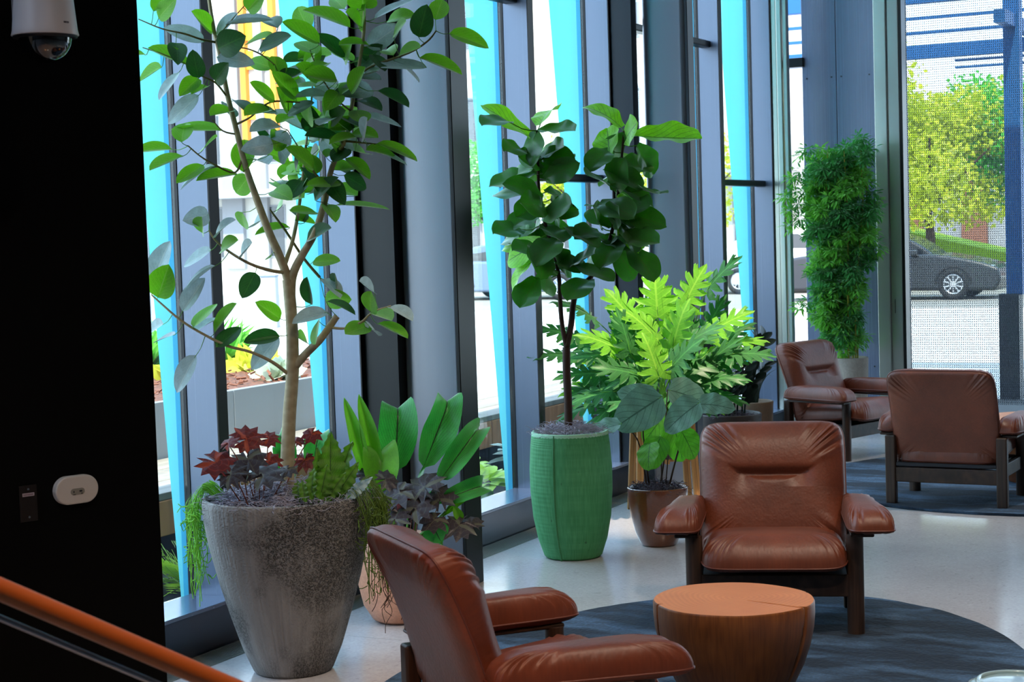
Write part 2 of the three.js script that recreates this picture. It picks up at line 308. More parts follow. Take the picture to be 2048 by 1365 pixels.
function makeArmchair() {
  const t = new THREE.Group();
  const lay = (p) => V(p.x, p.z, -p.y);                // sheet in x,y with thickness z -> lying flat
  { // seat: slightly tipped back, front edge rolls down
    const c = cushion({ outline: superOutline(0.61, 0.62, 8), front: 0.115, back: 0.035, sharp: 5, soft: 0.42, pleat: 0.011, seed: 1, bend: (p) => { const q = lay(p); q.z += 0.07; q.y += 0.295 + 0.09 * (q.z - 0.07) - 0.35 * Math.pow(Math.max(0, q.z - 0.24), 2) * 4; return q; } });
    const s = part(t, 'seat', c.geo, M.leather); part(s, 'piping', pipe(c.rim), M.piping);
  }
  { // back: reclined, with a padded head roll above a crease
    const H = 0.64, tilt = 0.33;
    const c = cushion({
      outline: superOutline(0.645, H, 9), front: 0.1, back: 0.04, sharp: 6, soft: 0.42, pleat: 0.012, seed: 2, rings: 48, n: 200,
      dip: (x, y, s) => 1 - 0.3 * Math.exp(-Math.pow((y - 0.062) / 0.02, 2)) + 0.16 * Math.max(0, 1 - Math.pow((y - 0.185) / 0.13, 2)) + 0.05 * Math.sin(y * 95 + Math.abs(x) * 60) * Math.exp(-Math.pow((y - 0.03) / 0.07, 2)) * Math.max(0, Math.abs(x) * 4 - 0.55),
      bend: (p) => { const y = p.y, z = p.z - 0.22 * y * y; return V(p.x, 0.53 + y * Math.cos(tilt) + z * Math.sin(tilt) * 1, -0.25 - y * Math.sin(tilt) + z * Math.cos(tilt) + 0.0); },
    });
    const s = part(t, 'backrest', c.geo, M.leather); part(s, 'piping', pipe(c.rim), M.piping);
  }
  for (const sd of [-1, 1]) { // arm pads: wider towards the front
    const out = superOutline(1, 0.6, 6);
    const c = cushion({ outline: (a) => { const [x, y] = out(a), k = (0.3 - y) / 0.6; return [x * (0.13 + 0.075 * k) + sd * 0.05 * k, y]; }, front: 0.088, back: 0.022, sharp: 4.2, soft: 0.42, pleat: 0.008, seed: 3 + sd, bend: (p) => { const q = lay(p); q.x += sd * 0.36; q.z += 0.065; q.y += 0.45; return q; } });
    const s = part(t, 'armrest', c.geo, M.leather); part(s, 'piping', pipe(c.rim), M.piping);
    part(s, 'arm_board', rbox(sd * 0.365 - 0.05, sd * 0.365 + 0.05, 0.414, 0.43, -0.2, 0.3, 0.006), M.walnut);
  }
  const legShape = () => { const g = new THREE.CylinderGeometry(0.036, 0.036, 0.42, 24, 1); g.scale(1, 1, 0.85); return g.translate(0, 0.21, 0); };
  for (const sx of [-1, 1]) for (const sz of [-1, 1]) part(t, 'leg', (sz > 0 ? legShape() : rbox(-0.032, 0.032, 0, 0.42, -0.026, 0.026, 0.01, 3)).translate(sx * 0.335, 0, sz > 0 ? 0.27 : -0.235), M.walnut);
  part(t, 'front_rail', rbox(-0.31, 0.31, 0.16, 0.255, 0.255, 0.285, 0.006), M.walnut);
  part(t, 'rear_rail', rbox(-0.31, 0.31, 0.135, 0.225, -0.25, -0.22, 0.006), M.walnut);
  for (const sx of [-1, 1]) part(t, 'side_rail', rbox(sx * 0.325 - 0.014, sx * 0.325 + 0.014, 0.17, 0.25, -0.25, 0.25, 0.005), M.walnut);
  part(t, 'seat_board', box(-0.3, 0.3, 0.235, 0.255, -0.25, 0.26), M.gasket);
  return t;
}
const RUG = 0.014;
const chairProto = makeArmchair();
const chairs = [
  ['brown leather armchair in the foreground, seen from behind beside the concrete planter', [-2.40, RUG, -4.76], Math.atan2(0.66, -0.75)],
  ['brown leather armchair facing the camera behind the tree stump table', [-2.39, RUG, -7.26], Math.atan2(0.31, 0.95)],
  ['farthest brown leather armchair, in front of the feathery green plant', [-3.62, RUG, -12.66], Math.atan2(0.94, 0.312)],
  ['brown leather armchair turned with its back to the camera on the far rug', [-2.355, RUG, -10.72], Math.atan2(0.04, -1)],
];
chairs.forEach(([label, pos, turn], i) => {
  const c = i ? chairProto.clone() : chairProto; c.name = numbered('leather_armchair'); c.position.set(...pos); c.rotation.set(0, turn, 0); scene.add(c);
  info(c, label, 'armchair', 'brown leather armchairs of the lounge');
});
// ---------------------------------------------------------------- stump tables
const ringTex = texture(1024, 1024, (u, v) => {
  const x = u - 0.52, y = v - 0.47, a = Math.atan2(y, x), r = Math.hypot(x, y) * (1 + 0.06 * Math.sin(a * 3 + 1) + 0.04 * Math.sin(a * 5)), n = fbm(u * 6, v * 6, 6, 71, 3);
  const k = 0.5 + 0.5 * Math.sin((r + n * 0.02) * 190), f = noise(u * 260, v * 260, 260, 72), c = mix3([0.80, 0.50, 0.28], [0.64, 0.36, 0.18], 0.22 * k + 0.35 * n + 0.14 * (f - 0.5)); return c;
});
const barkTex = texture(1024, 512, (u, v) => {
  const n = fbm(u * 8, v * 3, 2, 81, 4), g = noise(u * 240, v * 5, 240, 82), h = noise(u * 60 + n * 3, v * 3, 60, 83), p = fbm(u * 5, v * 3, 1, 84, 3);
  return mix3([0.70, 0.45, 0.22], [0.42, 0.24, 0.11], Math.max(0, Math.min(1, 0.3 + 0.3 * (g - 0.5) + 0.4 * (h - 0.5) + 0.9 * (p - 0.45))));
});
M.stumpTop = phys(0xffffff, { map: ringTex, roughness: 0.5 });
M.stumpSide = phys(0xf0e0d4, { map: barkTex, roughness: 0.45, clearcoat: 0.2, clearcoatRoughness: 0.35 });
function stumpTable(label, pos, R, H, turn) {
  const t = thing('stump_table', label, 'table', pos, turn, 'round stump tables');
  const cracks = [[0.35, 0.03, 0.028], [2.62, 0.022, 0.02], [5.75, 0.012, 0.014]];
  const prof = [[0.5, 0], [0.62, 0.1], [0.75, 0.25], [0.86, 0.42], [0.94, 0.6], [0.985, 0.76], [1, 0.88], [1.0, 0.98], [0.985, 1]], N = 420;
  const cut = (a, v) => { let d = 0; for (const [c, depth, wid] of cracks) { const q = Math.abs(Math.atan2(Math.sin(a - c - 0.05 * Math.sin(v * 5)), Math.cos(a - c - 0.05 * Math.sin(v * 5)))); const low = Math.min(1, Math.max(0, (v - 0.25) / 0.3)); if (q < wid) d = Math.max(d, depth * low * (1 - q / wid)); } return d; };
  const wob = (a) => 1 + 0.014 * Math.sin(2 * a + 0.6) + 0.01 * Math.sin(3 * a + 2) + 0.006 * Math.sin(7 * a);
  const pos_ = [], uv = [], idx = [];
  for (let i = 0; i < prof.length; i++) for (let j = 0; j <= N; j++) { const a = j / N * Math.PI * 2, r = R * prof[i][0] * wob(a) - cut(a, prof[i][1]); pos_.push(Math.cos(a) * r, prof[i][1] * H, Math.sin(a) * r); uv.push(j / N * 2, prof[i][1]); }
  for (let i = 0; i < prof.length - 1; i++) for (let j = 0; j < N; j++) { const a = i * (N + 1) + j, b = a + N + 1; idx.push(a, b, a + 1, b, b + 1, a + 1); }
  const g = new THREE.BufferGeometry(); g.setAttribute('position', new THREE.Float32BufferAttribute(pos_, 3)); g.setAttribute('uv', new THREE.Float32BufferAttribute(uv, 2)); g.setIndex(idx); g.computeVertexNormals();
  part(t, 'trunk_side', g, M.stumpSide);
  const p2 = [], u2 = [], i2 = [], K = 10;
  for (let i = 0; i <= K; i++) for (let j = 0; j <= N; j++) { const a = j / N * Math.PI * 2, s = i / K, r = (R * 0.985 * wob(a) - cut(a, 1)) * s, x = Math.cos(a) * r, z = Math.sin(a) * r; const d0 = Math.abs(Math.atan2(Math.sin(a - 0.35), Math.cos(a - 0.35))) * s * R; p2.push(x, H - (s > 0.25 && d0 < 0.004 ? 0.02 * Math.min(1, (s - 0.25) * 3) : 0), z); u2.push(0.5 + x / R / 2.1, 0.5 + z / R / 2.1); }
  for (let i = 0; i < K; i++) for (let j = 0; j < N; j++) { const a = i * (N + 1) + j, b = a + N + 1; i2.push(a, a + 1, b, b, a + 1, b + 1); }
  const g2 = new THREE.BufferGeometry(); g2.setAttribute('position', new THREE.Float32BufferAttribute(p2, 3)); g2.setAttribute('uv', new THREE.Float32BufferAttribute(u2, 2)); g2.setIndex(i2); g2.computeVertexNormals();
  part(t, 'cut_top', g2, M.stumpTop);
  return t;
}
stumpTable('orange-brown tree stump table with a cracked top in the foreground', [-2.10, RUG, -5.90], 0.288, 0.39, 0.1);
stumpTable('orange-brown stump table at the right edge beyond the far armchair', [-2.02, RUG, -11.62], 0.36, 0.42, 1.2);
{ // glossy side table at the lower right edge
  const t = thing('glazed_stool', 'pale mint glazed round stool at the bottom right corner', 'stool', [-0.955, 0, -5.08]);
  const m = phys(0xa9c6cc, { roughness: 0.18, clearcoat: 0.8, clearcoatRoughness: 0.06 });
  part(t, 'stool_body', lathe([[0, 0], [0.13, 0], [0.15, 0.03], [0.155, 0.2], [0.15, 0.36], [0.135, 0.395], [0.11, 0.405], [0, 0.405]], 48), m);
  part(t, 'rim_ring', new THREE.TorusGeometry(0.105, 0.008, 10, 48).rotateX(Math.PI / 2).translate(0, 0.405, 0), m);
}
// ---------------------------------------------------------------- rugs
const rugTex = texture(1024, 1024, (u, v) => {
  const q = fbm(u * 5, v * 9, 1, 91, 5), a = fbm(u * 4 + q * 2.0, v * 16 + q * 3, 4, 92, 5), f = noise(u * 300, v * 300, 300, 94), c = fbm(u * 3, v * 3, 3, 93, 3);
  const k = Math.max(0, Math.min(1, (a - 0.46) * 4.2)); const base = mix3([0.05, 0.11, 0.17], [0.25, 0.35, 0.45], k * 0.9 + 0.3 * (c - 0.35)); return base.map((x) => x * (0.85 + 0.3 * f));
});
const rugBump = texture(512, 512, (u, v) => { const k = 0.6 * noise(u * 220, v * 220, 220, 95) + 0.4 * fbm(u * 20, v * 40, 20, 96, 3); return [k, k, k]; }, false);
M.rug = std(0xffffff, 0.95, 0, { map: rugTex, bumpMap: rugBump, bumpScale: 0.004 });
function rug(label, x, z, rx, rz) {
  const n = 160, s = new THREE.Shape();
  for (let i = 0; i < n; i++) { const a = i / n * Math.PI * 2, k = 1 + 0.006 * (noise(i * 0.9, 3, 1000, 97) - 0.5); s[i ? 'lineTo' : 'moveTo'](Math.cos(a) * rx * k, Math.sin(a) * rz * k); }
  const g = new THREE.ExtrudeGeometry(s, { depth: 0.009, bevelEnabled: true, bevelSize: 0.004, bevelThickness: 0.004, bevelSegments: 2 }); g.rotateX(-Math.PI / 2).translate(0, 0.0045, 0);
  const m = new THREE.Mesh(metreUV(g, 0.45), M.rug); m.name = numbered('round_rug'); m.position.set(x, 0.0005, z); m.castShadow = m.receiveShadow = true; scene.add(m);
  info(m, label, 'rug', 'slate blue lounge rugs');
}
rug('slate blue marbled round rug under the stump table', -2.3, -6.1, 1.2, 1.73);
rug('slate blue round rug under the two far armchairs', -2.08, -11.70, 1.42, 1.42);
// ---------------------------------------------------------------- planters
const pitTex = texture(1024, 1024, (u, v) => {
  const p = fbm(u * 4, v * 4, 4, 101, 4), a = noise(u * 400, v * 400, 400, 102), b = noise(u * 170, v * 170, 170, 103), st = noise(u * 120, v * 6, 120, 104), d = fbm(u * 3, v * 3, 3, 106, 4);
  let k = 0.54 + 0.16 * (fbm(u * 9, v * 5, 1, 105, 4) - 0.5) + 0.05 * (st - 0.5) + 0.1 * (d - 0.5); const pit = Math.max(0, p - 0.4) * 3.2 * (a > 0.5 ? 1 : 0.2) * (b > 0.4 ? 1 : 0.3); k -= 0.36 * Math.min(0.75, pit);
  return [k, k * 0.975, k * 0.95];
});
const pitBump = texture(1024, 1024, (u, v) => {
  const p = fbm(u * 4, v * 4, 4, 101, 4), a = noise(u * 400, v * 400, 400, 102), b = noise(u * 170, v * 170, 170, 103), st = noise(u * 120, v * 6, 120, 104);
  const k = 0.75 + 0.14 * (st - 0.5) - 0.6 * Math.min(0.8, Math.max(0, p - 0.4) * 3.2 * (a > 0.5 ? 1 : 0.2) * (b > 0.4 ? 1 : 0.3)) + 0.1 * (b - 0.5); return [k, k, k];
}, false);
M.concrete = std(0xffffff, 0.85, 0, { map: pitTex, bumpMap: pitBump, bumpScale: 0.02 });
const greenTex = texture(1024, 512, (u, v) => { const s = noise(u * 8, v * 160, 8, 111), q = noise(u * 260, v * 30, 260, 112), p = fbm(u * 6, v * 6, 6, 113, 4); const k = Math.max(0, Math.min(1, 0.5 + 0.22 * (s - 0.5) + 0.7 * (p - 0.5) + 0.4 * (q - 0.5))); return mix3([0.20, 0.50, 0.28], [0.36, 0.66, 0.44], k).map((c) => (noise(u * 60, v * 24, 60, 114) > 0.97 ? c * 0.75 : c)); });
const scratchBump = texture(512, 512, (u, v) => { const k = 0.6 * noise(u * 6, v * 140, 2, 115) + 0.4 * noise(u * 120, v * 20, 20, 116); return [k, k, k]; }, false);
M.greenClay = std(0xffffff, 0.72, 0, { map: greenTex, bumpMap: scratchBump, bumpScale: 0.003 });
M.brownGlaze = phys(0x8a4a22, { roughness: 0.3, clearcoat: 0.9, clearcoatRoughness: 0.12, map: leatherTex });
M.pinkClay = std(0xf2ab88, 0.55, 0, { map: leatherTex });
M.paleClay = std(0xbdb0a2, 0.8, 0, { map: leatherTex });
M.darkPot = std(0x3a2a1e, 0.6, 0, { map: darkWoodTex });
M.soil = std(0x2a201c, 0.95);
const mossMat = (c) => std(c, 0.9);
M.moss = mossMat(0xa9a2ae); M.mossDark = mossMat(0x4b4350);
function pot(name, label, category, pos, prof, mat, seg = 96, inner = 0.9) {
  const t = thing(name, label, category, pos);
  part(t, 'pot', lathe(prof, seg), mat);
  return t;
}
// heap of thin curly moss strands in a dish of radius r at height y
function curly(parent, name, r, y, n, mat, h = 0.05, len = 0.09, rad = 0.0013) {
  const list = [];
  for (let i = 0; i < n; i++) {
    const a = rr(0, 6.283), d = r * Math.sqrt(rnd()), cx = Math.cos(a) * d, cz = Math.sin(a) * d, top = y + h * (1 - Math.pow(d / r, 2)) * rr(0.2, 1), L = len * rr(0.5, 1.2), ph = rr(0, 6.28), pts = [];
    let px = cx, py = top, pz = cz, dir = rr(0, 6.28);
    for (let k = 0; k < 5; k++) { pts.push([px, py, pz, rad]); dir += rr(-1.1, 1.1); px += Math.cos(dir) * L / 4; pz += Math.sin(dir) * L / 4; py += rr(-0.012, 0.012); }
    list.push(limb(pts, 3, 2));
  }
  const m = part(parent, name, merge(list), mat); m.userData.kind = 'stuff'; return m;
}
const bigPot = pot('concrete_planter', 'large rough grey concrete planter under the tall rubber tree', 'planter', [-3.963, 0, -5.845], [[0, 0], [0.15, 0], [0.162, 0.012], [0.2, 0.1], [0.245, 0.24], [0.285, 0.38], [0.318, 0.52], [0.335, 0.62], [0.34, 0.69], [0.337, 0.712], [0.328, 0.718], [0.315, 0.712], [0.308, 0.66], [0, 0.65]], M.concrete);
{ const g = bigPot.children[0].geometry, uv = g.attributes.uv; for (let i = 0; i < uv.count; i++) uv.setXY(i, uv.getX(i) * 2, g.attributes.position.getY(i) / 1.0 * 1.0); }
part(bigPot, 'soil', new THREE.CircleGeometry(0.31, 40).rotateX(-Math.PI / 2).translate(0, 0.68, 0), M.soil);
curly(bigPot, 'moss', 0.3, 0.705, 1100, M.moss, 0.075, 0.11);
curly(bigPot, 'dark_moss', 0.29, 0.685, 350, M.mossDark, 0.045);

const greenPot = pot('green_planter', 'tall green clay planter with a vertical seam by the window', 'planter', [-3.889, 0, -8.418], [[0, 0], [0.14, 0], [0.155, 0.012], [0.185, 0.1], [0.208, 0.22], [0.219, 0.36], [0.22, 0.48], [0.212, 0.6], [0.205, 0.665], [0.2, 0.674], [0.188, 0.672], [0.184, 0.62], [0, 0.61]], M.greenClay);
greenPot.rotation.y = 0.5;
part(greenPot, 'soil', new THREE.CircleGeometry(0.186, 32).rotateX(-Math.PI / 2).translate(0, 0.635, 0), M.soil);
part(greenPot, 'seam_ridge', limb([[0.15, 0.0, 0, 0.006], [0.185, 0.1, 0, 0.006], [0.208, 0.22, 0, 0.006], [0.219, 0.36, 0, 0.006], [0.2195, 0.48, 0, 0.006], [0.211, 0.6, 0, 0.006], [0.203, 0.67, 0, 0.004]], 8, 4).rotateY(-2.07), M.greenClay);
part(greenPot, 'rim', lathe([[0.206, 0.655], [0.2055, 0.672], [0.2, 0.6765], [0.187, 0.675], [0.1835, 0.64]], 64), std(0x9fd0ac, 0.7));
curly(greenPot, 'moss', 0.178, 0.668, 620, M.moss, 0.055, 0.08);

const brownPot = pot('brown_glazed_pot', 'glossy brown glazed pot in front of the wooden plant stand', 'plant pot', [-3.575, 0, -8.863], [[0, 0], [0.088, 0], [0.1, 0.01], [0.13, 0.08], [0.152, 0.17], [0.163, 0.26], [0.166, 0.318], [0.162, 0.324], [0.153, 0.32], [0.15, 0.29], [0, 0.285]], M.brownGlaze);
part(brownPot, 'soil', new THREE.CircleGeometry(0.152, 32).rotateX(-Math.PI / 2).translate(0, 0.3, 0), M.soil);
curly(brownPot, 'moss', 0.145, 0.312, 420, M.mossDark, 0.045, 0.07);

const pinkPot = pot('pink_clay_pot', 'round salmon pink clay pot between the concrete planter and the near armchair', 'plant pot', [-4.0, 0, -6.78], [[0, 0], [0.1, 0], [0.13, 0.015], [0.17, 0.08], [0.19, 0.17], [0.193, 0.26], [0.18, 0.35], [0.165, 0.385], [0.155, 0.385], [0.15, 0.36], [0, 0.35]], M.pinkClay);
part(pinkPot, 'soil', new THREE.CircleGeometry(0.153, 32).rotateX(-Math.PI / 2).translate(0, 0.37, 0), M.soil);

const palePot = pot('pale_cylinder_pot', 'tall pale clay cylinder pot under the feathery green plant', 'plant pot', [-3.94, 0, -14.02], [[0, 0], [0.13, 0], [0.136, 0.01], [0.155, 0.5], [0.158, 0.62], [0.148, 0.625], [0.144, 0.58], [0, 0.57]], M.paleClay);
part(palePot, 'soil', new THREE.CircleGeometry(0.145, 32).rotateX(-Math.PI / 2).translate(0, 0.585, 0), M.soil);

const zzPot = pot('dark_wooden_tub', 'dark round tub holding the glossy dark-leaved plant', 'plant pot', [-4.1, 0, -11.55], [[0, 0], [0.17, 0], [0.185, 0.01], [0.215, 0.3], [0.22, 0.42], [0.212, 0.428], [0.2, 0.42], [0.198, 0.38], [0, 0.375]], M.darkPot);
part(zzPot, 'soil', new THREE.CircleGeometry(0.2, 32).rotateX(-Math.PI / 2).translate(0, 0.39, 0), M.soil);
curly(zzPot, 'moss', 0.19, 0.395, 240, M.mossDark, 0.04, 0.08);
const bowlPot = pot('low_brown_bowl', 'low brown bowl with grassy blades beside the dark tub', 'plant pot', [-4.2, 0, -12.3], [[0, 0], [0.1, 0], [0.13, 0.02], [0.155, 0.2], [0.162, 0.4], [0.165, 0.43], [0.155, 0.436], [0.145, 0.425], [0.143, 0.39], [0, 0.385]], std(0x76624c, 0.7, 0, { map: leatherTex }));
part(bowlPot, 'soil', new THREE.CircleGeometry(0.145, 32).rotateX(-Math.PI / 2).translate(0, 0.4, 0), M.soil);
// wooden stand and the pot on it
M.honeyWood = std(0xdc9c58, 0.5, 0, { map: darkWoodTex });
{
  const t = thing('wooden_plant_stand', 'tall honey-coloured wooden plant stand behind the brown pot', 'plant stand', [-3.97, 0, -9.95], YAW + 0.15);
  for (const [sx, sz] of [[-1, -1], [-1, 1], [1, -1], [1, 1]]) part(t, 'leg', rbox(-0.022, 0.022, 0, 0.55, -0.015, 0.015, 0.005).applyMatrix4(new THREE.Matrix4().makeShear(0, 0, -sx * 0.05, -sz * 0.05, 0, 0).premultiply(new THREE.Matrix4().makeTranslation(sx * 0.185, 0, sz * 0.12))), M.honeyWood);
  part(t, 'crossbar', rbox(-0.17, 0.17, 0.3, 0.33, -0.012, 0.012, 0.004), M.honeyWood);
  part(t, 'crossbar', rbox(-0.012, 0.012, 0.3, 0.33, -0.12, 0.12, 0.004), M.honeyWood);
}
const standPot = pot('dark_stand_pot', 'dark round pot set into the wooden plant stand', 'plant pot', [-3.97, 0.331, -9.95], [[0, 0], [0.12, 0], [0.14, 0.02], [0.152, 0.2], [0.155, 0.27], [0.145, 0.275], [0.14, 0.24], [0, 0.235]], M.darkPot);
const FICUS_BRANCHES = [
  [[0.003,0.726,0.0,0.03],[0.007,0.837,0.0,0.029],[0.023,1.039,0.0,0.027],[0.043,1.22,0.0,0.026],[0.047,1.42,0.0,0.024],[0.039,1.581,0.0,0.023]],
  [[0.048,1.46,0.0,0.018],[0.041,1.571,0.0,0.019],[0.007,1.682,0.0,0.017],[-0.024,1.763,0.01,0.016],[-0.072,1.913,0.02,0.014],[-0.109,2.043,0.03,0.012],[-0.142,2.201,0.03,0.011],[-0.169,2.321,0.02,0.01],[-0.195,2.481,0.0,0.009],[-0.218,2.582,-0.02,0.008],[-0.238,2.742,-0.03,0.007]],
  [[0.048,1.501,0.0,0.017],[0.058,1.596,0.0,0.018],[0.094,1.669,0.0,0.016],[0.148,1.757,-0.02,0.014],[0.196,1.895,-0.03,0.013],[0.229,2.024,-0.03,0.011],[0.284,2.132,-0.04,0.009],[0.314,2.25,-0.03,0.008],[0.347,2.385,0.0,0.007],[0.381,2.559,0.02,0.007],[0.389,2.704,0.03,0.006]],
  [[0.049,1.229,0.0,0.018],[0.102,1.284,0.02,0.016],[0.162,1.339,0.04,0.015],[0.209,1.398,0.05,0.014],[0.234,1.431,0.05,0.013]],
  [[0.201,1.388,0.05,0.006],[0.266,1.383,0.07,0.005],[0.331,1.405,0.08,0.005],[0.378,1.444,0.08,0.004],[0.452,1.467,0.08,0.003]],
  [[0.034,1.609,0.0,0.008],[-0.025,1.622,0.05,0.007],[-0.095,1.651,0.1,0.006],[-0.167,1.699,0.13,0.005],[-0.221,1.75,0.15,0.004],[-0.243,1.786,0.15,0.003]],
  [[0.028,1.2,0.0,0.008],[-0.028,1.257,0.06,0.007],[-0.11,1.304,0.1,0.006],[-0.193,1.332,0.13,0.006],[-0.295,1.39,0.15,0.005],[-0.369,1.442,0.16,0.005],[-0.435,1.503,0.16,0.004],[-0.476,1.543,0.16,0.003]],
  [[0.027,1.645,-0.02,0.01],[0.055,1.74,-0.08,0.008],[0.078,1.86,-0.12,0.007],[0.099,2.002,-0.14,0.006],[0.115,2.123,-0.15,0.005],[0.142,2.284,-0.15,0.004],[0.162,2.485,-0.15,0.003]],
  [[0.156,1.584,-0.1,0.006],[0.098,1.657,-0.1,0.006],[0.022,1.781,-0.1,0.005],[-0.035,1.864,-0.1,0.004]],
  [[0.347,2.385,0.0,0.006],[0.412,2.414,0.05,0.005],[0.503,2.439,0.08,0.005],[0.584,2.466,0.1,0.004],[0.644,2.507,0.1,0.004],[0.668,2.537,0.1,0.003]],
  [[-0.142,2.201,0.03,0.005],[-0.077,2.227,0.06,0.004],[0.006,2.282,0.08,0.004],[0.124,2.278,0.08,0.003]],
  [[-0.118,2.067,0.03,0.005],[-0.147,2.013,0.05,0.004],[-0.22,2.044,0.08,0.004],[-0.274,2.08,0.1,0.003],[-0.319,2.121,0.1,0.003]],
  [[-0.169,2.311,0.02,0.004],[-0.209,2.368,0.06,0.004],[-0.264,2.397,0.08,0.003],[-0.296,2.428,0.08,0.003],[-0.398,2.479,0.08,0.003],[-0.484,2.511,0.08,0.002]],
  [[-0.21,2.532,-0.01,0.005],[-0.265,2.542,0.04,0.004],[-0.319,2.561,0.06,0.004],[-0.403,2.581,0.08,0.003],[-0.495,2.622,0.08,0.002]],
  [[-0.128,2.162,0.03,0.004],[-0.188,2.178,0.05,0.003],[-0.226,2.222,0.06,0.002]],
  [[0.284,2.128,-0.04,0.005],[0.349,2.117,0.02,0.004],[0.41,2.108,0.05,0.003]],
  [[0.208,1.935,-0.03,0.004],[0.159,2.014,0.05,0.004],[0.117,2.092,0.08,0.003],[0.073,2.171,0.1,0.002]],
  [[-0.195,2.481,0.0,0.004],[-0.105,2.501,0.06,0.003],[-0.025,2.472,0.08,0.003],[0.032,2.427,0.08,0.002]],
  [[-0.208,2.54,0.0,0.004],[-0.152,2.592,0.05,0.003],[-0.079,2.666,0.06,0.002]],
  [[0.313,2.246,-0.03,0.004],[0.269,2.285,0.05,0.003],[0.207,2.382,0.08,0.003],[0.171,2.481,0.08,0.002]],
];
